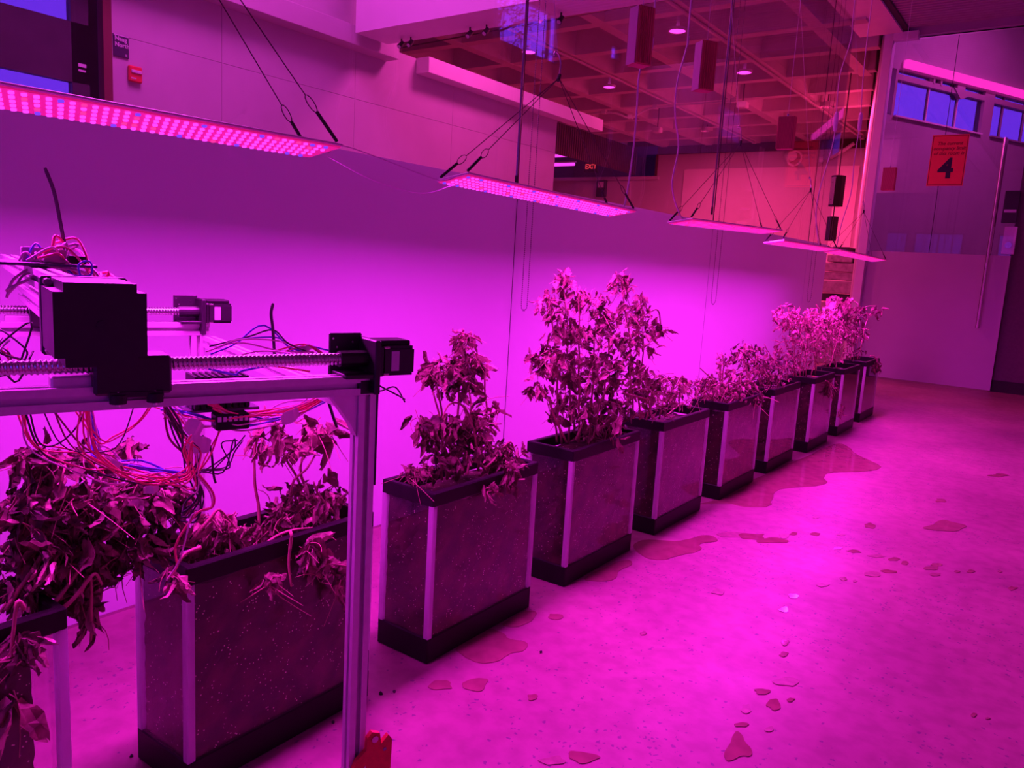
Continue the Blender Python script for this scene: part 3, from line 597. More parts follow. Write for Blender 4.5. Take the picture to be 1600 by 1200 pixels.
# local origin: middle of the base, x across, y along
hx, hy = TW / 2, TL / 2
rim_me = ring(MB(), -hx, hx, -hy, hy, .605, TH, .026).mesh('rim'); rim_me.materials.append(M['black'])
base_me = ring(MB(), -hx, hx, -hy, hy, 0, .099, .012).box(-hx + .006, hx - .006, -hy + .006, hy - .006, .004, .02).mesh('base'); base_me.materials.append(M['black'])
pane_long = MB().box(-.003, .003, -hy + .008, hy - .008, .02, .63).mesh('glass_pane'); pane_long.materials.append(M['tank_glass'])
pane_short = MB().box(-hx + .008, hx - .008, -.003, .003, .02, .63).mesh('glass_pane'); pane_short.materials.append(M['tank_glass'])
post_me = MB().cbox(-.0125, .0125, -.0125, .0125, .095, .612, .003).mesh('corner_post'); post_me.materials.append(M['post'])
def soil_mesh(seed, y0, y1, top):
    """lumpy soil block with rough faces"""
    mb = MB(); sx, sy, sz = 10, 26, 22
    x0, x1 = -hx + .010, hx - .010
    def pt(i, j, k):
        a, b, c = i / sx, j / sy, k / sz
        tp = top + .018 * noise.noise(Vector((a * 2 + seed, b * 5, 0))) 
        p = Vector((x0 + (x1 - x0) * a, y0 + (y1 - y0) * b, .03 + (tp - .03) * c))
        q = p * 22 + Vector((seed * 3.1, seed, seed * 7)); e = .010
        d = noise.noise_vector(q) * e + noise.noise_vector(q * 3) * e * .5
        d.x = abs(d.x) * (1 if a < .5 else -1) ; d.y = abs(d.y) * (1 if b < .5 else -1)
        return p + Vector((d.x * .7, d.y, d.z * (1 if c > .1 else 0)))
    idx = {}
    def vid(i, j, k):
        if (i, j, k) not in idx: idx[(i, j, k)] = len(mb.v); mb.v.append(tuple(pt(i, j, k)))
        return idx[(i, j, k)]
    for i in range(sx):
        for j in range(sy): mb.f.append((vid(i, j, sz), vid(i+1, j, sz), vid(i+1, j+1, sz), vid(i, j+1, sz)))
    for k in range(sz):
        for j in range(sy):
            for i in (0, sx): mb.f.append((vid(i, j, k), vid(i, j+1, k), vid(i, j+1, k+1), vid(i, j, k+1)))
        for i in range(sx):
            for j in (0, sy): mb.f.append((vid(i, j, k), vid(i+1, j, k), vid(i+1, j, k+1), vid(i, j, k+1)))
    me = mb.mesh('soil'); me.materials.append(M['soil']); return me
SOILS = [soil_mesh(s, -hy + .012, hy - .012, .60) for s in (1, 2, 3)]; SOIL1 = soil_mesh(5, -hy + .012, hy - .075, .575)
TANKS = [('T1', .11, -1.775), ('T2', 1.08, -1.785), ('A', 2.037, -1.78), ('B', 2.992, -1.781), ('C', 3.965, -1.79), ('D', 4.925, -1.778), ('E', 5.885, -1.78), ('F', 6.905, -1.758), ('G', 7.91, -1.755), ('H', 8.93, -1.768)]
TLAB = ['glass soil tank cut off by the left edge under the gantry', 'nearest full glass soil tank, behind the aluminium post', 'glass soil tank right beside the aluminium post', 'second glass soil tank right of the aluminium post, under the tallest leafy plant',
        'third glass soil tank right of the aluminium post', 'fourth glass soil tank right of the aluminium post', 'fifth glass soil tank right of the aluminium post, at the large puddle', 'third glass soil tank from the far end', 'second glass soil tank from the far end', 'farthest glass soil tank, nearest the glass door']
for i, (key, y0, xf) in enumerate(TANKS):
    t = tag(empty('soil_tank', (xf - hx, y0 + hy, 0)), TLAB[i], 'tank', 'glass soil tanks in a row')
    link('rim', rim_me, None, t); link('base', base_me, None, t)
    for sx in (-1, 1): o = link('glass_pane', pane_long, None, t); o.location = (sx * (hx - .006), 0, 0)
    for sy in (-1, 1): o = link('glass_pane', pane_short, None, t); o.location = (0, sy * (hy - .006), 0)
    for sx in (-1, 1):
        for sy in (-1, 1): o = link('corner_post', post_me, None, t); o.location = (sx * (hx - .0125), sy * (hy - .0125), 0)
    link('soil', SOIL1 if i == 0 else SOILS[i % 3], None, t, kind='stuff')

# ---- dried plants
def leaf_mesh(seed):
    r = random.Random(seed); nu, nv = 6, 4; V = []; F = []
    curl = r.uniform(1.1, 2.5); droop = r.uniform(-1.2, 1.2); tw = r.uniform(-1.6, 1.6); wid = r.uniform(.20, .42)
    for i in range(nu + 1):
        t = i / nu
        w = wid * (math.sin(math.pi * min(1, t * .9 + .08)) ** .8) * (1.3 - .6 * t)
        a = droop * t
        base = Vector((t * math.cos(a * .7), .07 * math.sin(t * 5 + seed), t * math.sin(a * .7)))
        for j in range(nv + 1):
            s = (j / nv - .5) * 2; ww = w * (1 + .3 * r.uniform(-1, 1) * abs(s))
            th = curl * s * .9
            y = ww * (math.sin(th) / max(.3, curl * .75)); z = ww * (1 - math.cos(th)) * .75
            rot = tw * t; y, z = y * math.cos(rot) - z * math.sin(rot), y * math.sin(rot) + z * math.cos(rot)
            q = Vector((t * 4.5, s * 2.4, seed * 5.3)); n = noise.noise_vector(q) * .12 + noise.noise_vector(q * 2.7) * .075
            V.append(tuple(base + Vector((0, y, z)) + n))
    for i in range(nu):
        for j in range(nv):
            q = i * (nv + 1) + j
            if (i + j) % 2: F += [(q, q + 1, q + nv + 2), (q, q + nv + 2, q + nv + 1)]
            else: F += [(q, q + 1, q + nv + 1), (q + 1, q + nv + 2, q + nv + 1)]
    me = bpy.data.meshes.new('leaf'); me.from_pydata(V, [], F); me.update()
    me.materials.append(M['leaf']); return me
LEAVES = [leaf_mesh(s) for s in range(18)]
LV = [([v.co.copy() for v in me.vertices], [tuple(p.vertices) for p in me.polygons]) for me in LEAVES]
PLANTS = json.loads('''{"T1":[-1.9,[[[-1.9,0.713,0.585],[-1.9,0.745,0.709],[-1.9,0.804,0.819],[-1.9,0.91,0.875],[-1.9,1.041,0.882]],[[-1.95,0.707,0.61],[-1.95,0.794,0.728],[-1.95,0.887,0.836],[-1.95,0.968,0.937],[-1.95,1.031,0.977]],[[-1.85,0.748,0.589],[-1.85,0.822,0.7],[-1.85,0.93,0.784],[-1.85,1.065,0.837]],[[-1.74,0.679,0.696],[-1.74,0.665,0.723],[-1.74,0.657,0.638],[-1.74,0.649,0.553]],[[-1.82,0.778,0.628],[-1.82,0.837,0.688],[-1.82,0.867,0.703],[-1.82,0.881,0.666]],[[-1.9,0.728,0.619],[-1.9,0.734,0.79],[-1.9,0.753,0.924],[-1.9,0.762,0.991]],[[-1.96,0.823,0.566],[-1.96,0.904,0.728],[-1.96,1.055,0.778],[-1.96,1.205,0.8]],[[-1.84,0.831,0.652],[-1.84,0.861,0.691],[-1.84,0.862,0.592],[-1.84,0.857,0.511]],[[-1.87,0.691,0.658],[-1.87,0.776,0.787],[-1.87,0.832,0.977]]],[[0.755,0.992,0.03,0.027,14,0.045,0],[0.803,0.988,0.028,0.024,10,0.045,0],[0.864,0.973,0.021,0.022,8,0.045,0],[1.004,0.982,0.017,0.027,6,0.05,0],[0.778,0.88,0.083,0.052,75,0.045,0],[0.91,0.851,0.107,0.059,110,0.05,0],[1.044,0.847,0.079,0.052,60,0.045,0],[0.803,0.764,0.114,0.063,95,0.05,0],[0.963,0.72,0.093,0.061,70,0.045,0],[1.115,0.796,0.045,0.054,24,0.045,0],[0.744,0.685,0.053,0.039,40,0.045,0],[0.866,0.663,0.043,0.043,26,0.045,0],[0.92,0.63,0.035,0.014,2,0.09,0],[0.863,0.58,0.011,0.043,6,0.045,0.05],[0.662,0.622,0.02,0.043,10,0.05,0.16],[0.654,0.514,0.01,0.032,3,0.085,0.16],[1.074,0.725,0.025,0.039,12,0.05,0],[0.835,0.623,0.038,0.02,12,0.045,0]]],"T2":[-1.9,[[[-1.9,1.387,0.625],[-1.9,1.386,0.735],[-1.9,1.378,0.836],[-1.9,1.369,0.915],[-1.9,1.395,0.973],[-1.9,1.463,0.979]],[[-1.9,1.445,0.619],[-1.9,1.491,0.711],[-1.9,1.502,0.792],[-1.9,1.563,0.821],[-1.9,1.601,0.857]],[[-1.85,1.714,0.573],[-1.85,1.629,0.671],[-1.85,1.574,0.746],[-1.85,1.548,0.789]],[[-1.93,1.541,0.608],[-1.93,1.564,0.752],[-1.93,1.5,0.847],[-1.93,1.48,0.912]],[[-1.75,1.386,0.694],[-1.75,1.387,0.635],[-1.75,1.381,0.578],[-1.75,1.389,0.527]],[[-1.85,1.136,0.695],[-1.85,1.194,0.744],[-1.85,1.224,0.765],[-1.85,1.279,0.695]],[[-1.76,1.099,0.712],[-1.76,1.054,0.707],[-1.76,1.024,0.656]],[[-1.95,1.661,0.639],[-1.95,1.579,0.808],[-1.95,1.655,0.881],[-1.95,1.694,0.94]],[[-1.81,1.311,0.64],[-1.81,1.399,0.665],[-1.81,1.543,0.649]]],[[1.384,0.913,0.025,0.07,9,0.045,0],[1.44,0.978,0.042,0.018,5,0.045,0],[1.481,0.913,0.044,0.04,9,0.045,0],[1.591,0.946,0.057,0.033,8,0.055,0],[1.654,0.928,0.038,0.042,6,0.075,0],[1.537,0.888,0.04,0.029,6,0.045,0],[1.541,0.711,0.093,0.071,60,0.045,0],[1.468,0.671,0.044,0.054,26,0.045,0],[1.649,0.708,0.055,0.052,24,0.045,0],[1.633,0.603,0.094,0.048,30,0.045,0],[1.445,0.639,0.024,0.04,7,0.06,0.15],[1.247,0.706,0.054,0.053,28,0.045,0],[1.257,0.649,0.025,0.054,8,0.06,0],[1.024,0.665,0.012,0.034,6,0.05,0.14],[1.148,0.651,0.027,0.037,8,0.045,0],[1.314,0.573,0.031,0.027,8,0.035,0.16],[1.499,0.567,0.045,0.049,10,0.045,0.16],[1.559,0.508,0.032,0.059,7,0.055,0.16],[1.364,0.661,0.045,0.032,14,0.035,0]]],"A":[-1.91,[[[-1.91,2.265,0.644],[-1.91,2.235,0.798],[-1.91,2.208,0.928],[-1.91,2.165,1.031],[-1.91,2.119,1.083]],[[-1.94,2.361,0.619],[-1.94,2.335,0.803],[-1.94,2.336,0.959],[-1.94,2.352,1.111],[-1.94,2.356,1.213]],[[-1.86,2.436,0.656],[-1.86,2.374,0.76],[-1.86,2.337,0.869],[-1.86,2.261,0.949],[-1.86,2.197,0.957],[-1.86,2.153,0.906]],[[-1.96,2.509,0.622],[-1.96,2.53,0.743],[-1.96,2.553,0.878],[-1.96,2.528,1.017],[-1.96,2.471,1.096]],[[-1.91,2.284,0.648],[-1.91,2.211,0.877],[-1.91,2.152,1.007]],[[-1.88,2.45,0.65],[-1.88,2.574,0.724],[-1.88,2.641,0.735],[-1.88,2.674,0.679]],[[-1.91,2.227,0.652],[-1.91,2.212,0.751],[-1.91,2.179,0.807]],[[-1.85,2.31,0.656],[-1.85,2.326,0.705],[-1.85,2.387,0.702]],[[-1.97,2.437,0.619],[-1.97,2.458,0.888],[-1.97,2.421,1.103]]],[[2.322,1.187,0.043,0.05,30,0.03,0],[2.325,1.092,0.088,0.061,40,0.045,0],[2.28,1.082,0.054,0.035,6,0.06,0],[2.198,1.076,0.09,0.044,26,0.045,0],[2.126,1.094,0.032,0.029,8,0.045,0],[2.296,1.013,0.112,0.035,18,0.045,0],[2.084,0.918,0.021,0.058,7,0.055,0],[2.135,0.831,0.058,0.02,5,0.05,0],[2.22,0.864,0.092,0.05,24,0.05,0],[2.36,0.836,0.108,0.089,36,0.05,0],[2.471,0.896,0.061,0.091,14,0.04,0],[2.54,0.888,0.027,0.027,5,0.045,0],[2.259,0.731,0.103,0.057,26,0.045,0],[2.086,0.711,0.079,0.025,34,0.025,0],[2.644,0.644,0.116,0.069,45,0.05,0],[2.57,0.705,0.083,0.039,24,0.035,0],[2.484,0.668,0.054,0.038,10,0.06,0.15],[2.34,0.631,0.038,0.034,6,0.045,0.15],[2.435,0.767,0.06,0.07,16,0.045,0]]],"B":[-1.91,[[[-1.91,3.093,0.659],[-1.91,3.031,0.89],[-1.91,2.997,1.073],[-1.91,2.933,1.251],[-1.91,2.873,1.365]],[[-1.95,3.23,0.63],[-1.95,3.179,0.931],[-1.95,3.129,1.182],[-1.95,3.066,1.451]],[[-1.87,3.187,0.652],[-1.87,3.147,0.945],[-1.87,3.113,1.19],[-1.87,3.092,1.383]],[[-1.91,3.351,0.619],[-1.91,3.338,0.922],[-1.91,3.336,1.146],[-1.91,3.316,1.366]],[[-1.96,3.539,0.587],[-1.96,3.56,0.894],[-1.96,3.562,1.097],[-1.96,3.542,1.264]],[[-1.86,3.051,0.681],[-1.86,2.905,0.852],[-1.86,2.832,0.947],[-1.86,2.788,0.98]],[[-1.88,3.329,0.634],[-1.88,3.369,0.793],[-1.88,3.51,0.943],[-1.88,3.707,1.03],[-1.88,3.763,1.13]],[[-1.91,3.552,0.594],[-1.91,3.57,0.695],[-1.91,3.609,0.759],[-1.91,3.626,0.653]],[[-1.94,3.095,0.66],[-1.94,3.071,0.757],[-1.94,2.976,0.824]],[[-1.86,3.139,0.668],[-1.86,3.212,0.783],[-1.86,3.296,0.837]]],[[2.875,1.343,0.031,0.051,12,0.038,0],[3.007,1.423,0.038,0.069,20,0.038,0],[3.015,1.278,0.066,0.047,16,0.045,0],[3.155,1.36,0.047,0.06,18,0.038,0],[3.321,1.329,0.063,0.068,24,0.038,0],[3.449,1.244,0.053,0.058,16,0.038,0],[3.037,1.189,0.113,0.053,24,0.045,0],[3.27,1.18,0.178,0.069,36,0.045,0],[2.932,1.083,0.12,0.053,28,0.045,0],[3.201,1.028,0.226,0.094,64,0.045,0],[3.461,0.96,0.152,0.119,38,0.045,0],[2.865,0.951,0.052,0.029,10,0.045,0],[3.138,0.847,0.158,0.082,32,0.045,0],[3.39,0.786,0.247,0.1,54,0.045,0],[3.583,0.745,0.116,0.077,20,0.045,0],[3.473,0.668,0.183,0.055,26,0.045,0],[3.368,0.668,0.054,0.02,4,0.06,0.14],[3.009,0.801,0.022,0.025,4,0.045,0],[2.887,1.022,0.042,0.041,6,0.045,0]]],"C":[-1.9,[[[-1.9,3.807,0.683],[-1.9,3.734,0.886],[-1.9,3.697,1.096],[-1.9,3.59,1.301],[-1.9,3.529,1.463]],[[-1.94,3.968,0.655],[-1.94,3.93,0.863],[-1.94,3.929,1.08],[-1.94,3.881,1.294]],[[-1.9,3.967,0.662],[-1.9,4.094,0.853],[-1.9,4.356,0.868],[-1.9,4.529,0.732]],[[-1.86,3.965,0.669],[-1.86,3.852,0.845],[-1.86,3.699,0.854]],[[-1.9,4.137,0.64],[-1.9,4.189,0.806],[-1.9,4.318,0.832]],[[-1.95,4.333,0.626],[-1.95,4.556,0.68],[-1.95,4.72,0.619]],[[-1.85,3.572,0.858],[-1.85,3.922,0.786],[-1.85,4.37,0.717]],[[-1.9,3.869,1.263],[-1.9,3.976,1.279],[-1.9,4.048,1.205],[-1.9,4.092,1.112]]],[[3.534,1.431,0.062,0.058,24,0.045,0],[3.595,1.275,0.057,0.059,18,0.04,0],[3.529,1.178,0.112,0.04,14,0.045,0],[3.792,1.305,0.069,0.068,22,0.04,0],[3.879,1.21,0.112,0.056,14,0.045,0],[4.033,1.159,0.05,0.065,8,0.045,0],[3.731,1.112,0.2,0.069,38,0.045,0],[3.718,0.975,0.184,0.091,36,0.045,0],[3.848,0.876,0.161,0.058,24,0.045,0],[4.098,0.834,0.367,0.076,80,0.04,0],[3.949,0.757,0.275,0.052,50,0.035,0],[4.356,0.781,0.175,0.096,28,0.035,0]]],"D":[-1.9,[[[-1.9,5.124,0.623],[-1.9,5.099,0.804],[-1.9,5.027,0.984]],[[-1.9,5.21,0.614],[-1.9,4.868,0.824],[-1.9,4.689,0.901]],[[-1.86,5.162,0.625],[-1.86,5.445,0.733],[-1.86,5.677,0.639]],[[-1.9,5.028,0.634],[-1.9,4.779,0.747],[-1.9,4.641,0.802]],[[-1.94,5.45,0.58],[-1.94,5.527,0.762],[-1.94,5.705,0.843]],[[-1.85,4.954,0.651],[-1.85,5.096,0.767],[-1.85,5.247,0.663]]],[[5.169,0.762,0.473,0.091,120,0.04,0],[5.039,0.94,0.071,0.053,10,0.035,0],[4.84,0.762,0.182,0.061,36,0.035,0],[5.574,0.677,0.258,0.068,40,0.035,0],[5.497,0.639,0.13,0.043,14,0.035,0.13],[5.257,0.663,0.402,0.037,50,0.03,0]]],"E":[-1.9,[[[-1.9,5.928,0.673],[-1.9,5.728,0.846],[-1.9,5.483,0.98]],[[-1.9,6.084,0.658],[-1.9,6.089,0.871],[-1.9,5.897,0.991]],[[-1.86,6.198,0.653],[-1.86,6.356,0.806],[-1.86,6.371,0.857]],[[-1.94,6.294,0.632],[-1.94,5.939,0.776],[-1.94,5.464,0.976]],[[-1.9,6.55,0.636],[-1.9,6.539,0.761],[-1.9,6.404,0.85]]],[[5.713,0.895,0.329,0.088,70,0.04,0],[6.116,0.793,0.441,0.093,90,0.04,0],[5.523,0.978,0.166,0.042,26,0.045,0],[6.55,0.636,0.128,0.039,12,0.035,0],[5.985,0.728,0.461,0.041,50,0.035,0],[6.463,0.873,0.142,0.065,14,0.045,0]]],"F":[-1.88,[[[-1.88,6.679,0.682],[-1.88,6.577,0.948],[-1.88,6.318,1.269]],[[-1.88,6.87,0.665],[-1.88,6.8,0.937],[-1.88,6.617,1.213]],[[-1.92,7.221,0.63],[-1.92,7.087,0.86],[-1.92,6.592,1.263]],[[-1.84,7.079,0.665],[-1.84,7.135,0.866],[-1.84,6.669,1.189]],[[-1.88,6.773,0.674],[-1.88,6.508,0.899],[-1.88,6.236,1.043]],[[-1.84,7.225,0.658],[-1.84,7.007,0.93],[-1.84,6.755,1.16]],[[-1.88,6.969,0.657],[-1.88,6.996,0.926],[-1.88,6.787,1.155]],[[-1.75,7.219,0.613],[-1.75,7.369,0.57],[-1.75,7.537,0.404]]],[[6.299,1.229,0.189,0.081,34,0.045,0],[6.679,1.147,0.387,0.097,70,0.045,0],[6.72,0.952,0.434,0.11,56,0.04,0],[7.105,0.949,0.211,0.149,30,0.045,0],[7.43,0.535,0.192,0.087,22,0.045,0.13],[6.63,0.811,0.266,0.066,18,0.035,0],[7.068,0.752,0.341,0.07,16,0.035,0]]],"G":[-1.88,[[[-1.88,7.688,0.695],[-1.88,7.569,0.956],[-1.88,7.324,1.257]],[[-1.88,7.881,0.68],[-1.88,7.803,0.946],[-1.88,7.687,1.193]],[[-1.92,8.221,0.663],[-1.92,8.094,0.928],[-1.92,7.274,1.283]],[[-1.84,7.665,0.701],[-1.84,7.879,0.946],[-1.84,7.986,1.128]],[[-1.88,8.225,0.681],[-1.88,8.325,0.792],[-1.88,8.482,0.849]]],[[7.355,1.187,0.408,0.093,60,0.045,0],[7.721,1.022,0.55,0.123,95,0.045,0],[7.869,0.806,0.356,0.076,24,0.04,0],[8.311,0.923,0.247,0.119,18,0.045,0],[7.841,0.278,0.159,0.06,7,0.05,0.14]]],"H":[-1.9,[[[-1.9,8.796,0.679],[-1.9,8.642,0.973],[-1.9,8.365,1.243]],[[-1.9,9.037,0.663],[-1.9,8.934,0.961],[-1.9,8.64,1.239]],[[-1.9,8.651,0.689],[-1.9,8.42,0.981],[-1.9,7.999,1.309]],[[-1.86,8.908,0.677],[-1.86,9.071,1.029],[-1.86,9.243,1.165]],[[-1.93,9.087,0.656],[-1.93,8.873,0.892],[-1.93,8.376,1.11]],[[-1.77,9.069,0.719],[-1.77,9.355,0.672],[-1.77,9.688,0.464]]],[[8.018,1.321,0.229,0.056,10,0.1,0],[8.392,1.19,0.569,0.091,46,0.06,0],[8.624,1.007,0.474,0.121,40,0.055,0],[9.42,1.194,0.269,0.072,9,0.07,0],[8.791,0.796,0.24,0.07,14,0.045,0],[9.462,0.607,0.216,0.106,14,0.055,0.13],[8.201,1.054,0.239,0.078,18,0.05,0]]]}''')
PLAB = {'T1': 'sprawling wilted bush spilling out under the gantry at the left edge', 'T2': 'wilted vine with hanging brown leaves behind the aluminium post', 'A': 'single upright wilted plant in the tank beside the aluminium post', 'B': 'largest leafy dried bush with several tall tips',
        'C': 'dried plant with two tall stems and a low tangle beside the largest bush', 'D': 'low dried tangle left of the rounded bush', 'E': 'rounded low dried bush above the large puddle', 'F': 'tall drooping dried plant, first of the far three', 'G': 'drooping dried plant in the second tank from the far end', 'H': 'dried plant with a few round pale leaves in the farthest tank'}
NIND = {'T1': 290, 'T2': 290, 'A': 290, 'B': 290, 'C': 250, 'D': 60, 'E': 60, 'F': 60, 'G': 50, 'H': 50}
for (key, y0, xf) in TANKS:
    X, stems, clus = PLANTS[key]; r = random.Random(key)
    org = Vector((X, y0 + hy, .585)); t = tag(empty('dried_plant', org), PLAB[key], 'plant', 'dried plants in the soil tanks')
    far = y0 > 3.8
    for s in stems:
        pts = smooth_path([Vector(p) - org for p in s], 5)
        pts = [p + noise.noise_vector(p * 9 + org) * .012 for p in pts]; n = len(pts)
        pts[0] = Vector((max(-.1, min(.14, pts[0].x)), pts[0].y, pts[0].z))
        MB().tube(pts, [.0048 * (1 - .6 * k / n) + .0008 for k in range(n)], 6).build('stem', M['stem'], t, smooth=True)
    LF = []; tw = MB()
    for (cy, cz, ry, rz, n, sz, xo) in clus:
        n = int(n * (1.8 if not far else 1.5)) if n > 4 else n
        rx = min(.16, max(.03, .5 * (ry + rz))) if not xo else .022
        for k in range(n):
            while True:
                a, b, c = (r.uniform(-1, 1) for _ in range(3))
                if a*a + b*b + c*c <= 1: break
            p = Vector((xo + rx * a, cy - org.y + ry * b, cz - org.z + rz * c)); s = sz * (r.uniform(.6, 1.5) if sz < .07 else r.uniform(.9, 1.3))
            # wilted: tip mostly hangs down
            d = Vector((r.gauss(0, .55) if not xo else abs(r.gauss(0, .2)), r.gauss(0, .55), -r.uniform(.3, 1.2) if r.random() < .85 else r.uniform(-.3, .6))).normalized()
            ro = r.uniform(0, 2 * math.pi)
            q = d.to_track_quat('X', 'Z').to_matrix().to_4x4() @ Matrix.Rotation(ro, 4, 'X')
            LF.append((s, Matrix.Translation(p) @ q @ Matrix.Diagonal((s * r.uniform(1.0, 1.4), s * r.uniform(.65, 1.1), s * .9, 1)), r.randrange(len(LEAVES)), p))
        for k in range(max(2, int(n * .3))):
            cc = Vector((xo, cy - org.y, cz - org.z)); a = cc + Vector((rx * r.uniform(-.8, .8), ry * r.uniform(-.8, .8), rz * r.uniform(-.8, .8)))
            L = r.uniform(.03, .11); d = ((cc - a) / max(.02, rz + ry) * 1.5 + Vector((r.gauss(0, .5), r.gauss(0, .5), r.gauss(-.3, .6)))).normalized(); e = Vector((r.gauss(0, .5), r.gauss(0, .5), -.5))
            pts = [a + d * L * u + e * L * u * u * .8 for u in (0, .25, .5, .75, 1)]
            tw.tube(pts, [.0017, .0017, .0015, .0012, .0009] if not far else .0019, 4, False)
    tw.build('twigs', M['stem'], t, smooth=True, kind='stuff')
    LF.sort(key=lambda q: -q[0]); ni = NIND[key]
    for s, mtx, li, p in LF[:ni]:
        o = bpy.data.objects.new('leaf', LEAVES[li]); COL.objects.link(o); o.parent = t; o.matrix_local = mtx
    if LF[ni:]:
        mb = MB()
        for s, mtx, li, p in LF[ni:]: mb.add([mtx @ v for v in LV[li][0]], LV[li][1])
        me = bpy.data.meshes.new('leaves'); me.from_pydata(mb.v, [], mb.f); me.update(); link('leaves', me, M['leaf'], t, kind='stuff')

# ---- the aluminium gantry with its motors, screws and wiring
G = empty('gantry', (-1.097, 1.033, 0), R(90 - 17.8)); tag(G, 'aluminium motor gantry with ball screws, black stepper motors and loose wiring over the left tanks', 'machine')
# local axes: x along the rails (away to the right), y towards the glass wall, z up
def tslot(w):
    h = w / 2; s = .0052; d = .011
    P = [(-h, -h), (-s, -h), (-s, -h + .002), (-s*1.7, -h + .002), (-s*1.7, -h + d), (s*1.7, -h + d), (s*1.7, -h + .002), (s, -h + .002), (s, -h)]
    out = []
    for k in range(4):
        c, sn = (1, 0, -1, 0)[k], (0, 1, 0, -1)[k]
        out += [(p*c - q*sn, p*sn + q*c) for p, q in P]
    return out
def extr(axis, a0, a1, c, w=.036):
    i = [k for k in range(3) if k != axis]; pr = [(p + c[0], q + c[1]) for p, q in tslot(w)]
    return MB().prism(pr, axis, a0, a1)
for v in (0, 1.04):
    extr(0, -1.35, .02 - v * .03, (v, 1.250), .037).build('rail', M['alu'], G)
    for u in (.003 - v * .045, -1.3): extr(2, .0, 1.231, (u, v), .036).build('post', M['alu'], G)
extr(1, .02, 1.02, (-.015, 1.213), .032).build('cross_rail', M['alu'], G); extr(1, .02, 1.02, (-1.3, 1.213), .032).build('cross_rail', M['alu'], G)
bp = MB().cbox(.021, .025, -.02, .022, 1.05, 1.232, .001).build('end_plate', M['blackmatte'], G)
gs = MB().prism([(-.016, 1.23), (-.062, 1.23), (-.062, 1.222), (-.028, 1.175), (-.016, 1.15)], 1, -.012, .012).build('gusset', M['alu'], G)
MB().cbox(-.015, .025, -.019, .019, 1.231, 1.262, .003).build('corner_foot', M['blackmatte'], G)
def screw(mb, p0, p1, r, pitch, nseg=10):
    p0, p1 = Vector(p0), Vector(p1); d = (p1 - p0); L = d.length; d.normalize()
    a = d.cross(Vector((0, 0, 1))).normalized(); b = d.cross(a); n = int(L / pitch * 4)
    vs = []
    for i in range(n + 1):
        for k in range(nseg):
            th = 2*math.pi*k/nseg; ph = (i / 4 - k / nseg) % 1.0; rr = r - .22 * r * (.5 + .5 * math.cos(2*math.pi*ph)); vs.append(p0 + d * (L*i/n) + rr * (math.cos(th) * a + math.sin(th) * b))
    mb.add(vs, [(i*nseg + k, i*nseg + (k+1) % nseg, (i+1)*nseg + (k+1) % nseg, (i+1)*nseg + k) for i in range(n) for k in range(nseg)]); return mb
for v in (0, 1.04): screw(MB(), (-1.3, v, 1.300), (-.045 - v*.043, v, 1.300), .0125, .0075).build('ball_screw', M['steel'], G, smooth=True)
def stepper(prefix, mat4, w, L, parent, lab=None):
    """square motor with notched corners; face at local -y, flange at +y"""
    h = w / 2; n = w * .11
    out = [(-h + n, -h), (h - n, -h), (h - n, -h + n), (h, -h + n), (h, h - n), (h - n, h - n), (h - n, h), (-h + n, h), (-h + n, h - n), (-h, h - n), (-h, -h + n), (-h + n, -h + n)]
    mo = MB().prism(out, 1, 0, L * .84, mat4).build('motor', M['blackmatte'], parent)
    if lab: tag(mo, lab)
    MB().cbox(-h * 1.02, h * 1.02, L * .84, L, -h * 1.02, h * 1.02, .003, mat4).build('flange', M['blackmatte'], mo)
    MB().tube([mat4 @ Vector((0, -.0015, 0)), mat4 @ Vector((0, .01, 0))], w * .06, 14).build('shaft_cap', M['rubber'], mo)
    mb = MB()
    for sx in (-1, 1):
        for sz in (-1, 1): mb.tube([mat4 @ Vector((sx * h * .88, L * .70, sz * h * .88)), mat4 @ Vector((sx * h * .88, L * .85, sz * h * .88))], w * .05, 8)
    mb.build('bolt', M['steel'], mo)
    return mo
T = Matrix.Translation; RZ = lambda a: Matrix.Rotation(R(a), 4, 'Z')
# right end motor of the front rail (shaft points back along -x)
for v, du in ((0, 0), (1.04, -.045)):
    mo = stepper('m', T((.094 + du, v, 1.297)) @ RZ(90), .058, .075, G)
    MB().cbox(.045 + du, .062 + du, v - .0297, v - .0288, 1.278, 1.316, .0003).build('label', M['letter'], mo)
    MB().cbox(.022 + du, .09 + du, v - .02, v + .034, 1.326, 1.336, .002).build('connector_cover', M['black'], mo)
    br = MB().cbox(.006 + du, .018 + du, v - .04, v + .04, 1.235, 1.338, .002).cbox(-.055 + du, .012 + du, v + .034, v + .040, 1.262, 1.345, .002).cbox(-.05 + du, .012 + du, v - .035, v + .04, 1.266, 1.274, .001).build('motor_bracket', M['blackmatte'], G)
    mb = MB()
    for a, z in ((-.048, 1.335), (-.04, 1.318), (-.008, 1.328), (-.012, 1.310)): mb.tube([(a + du, v + .033, z), (a + du, v + .035, z)], .0022, 6)
    mb.build('screw_hole', M['steel'], br)
    MB().tube([(-.05 + du, v, 1.300), (.008 + du, v, 1.300)], .0155, 14).build('coupler', M['blackmatte'], G)
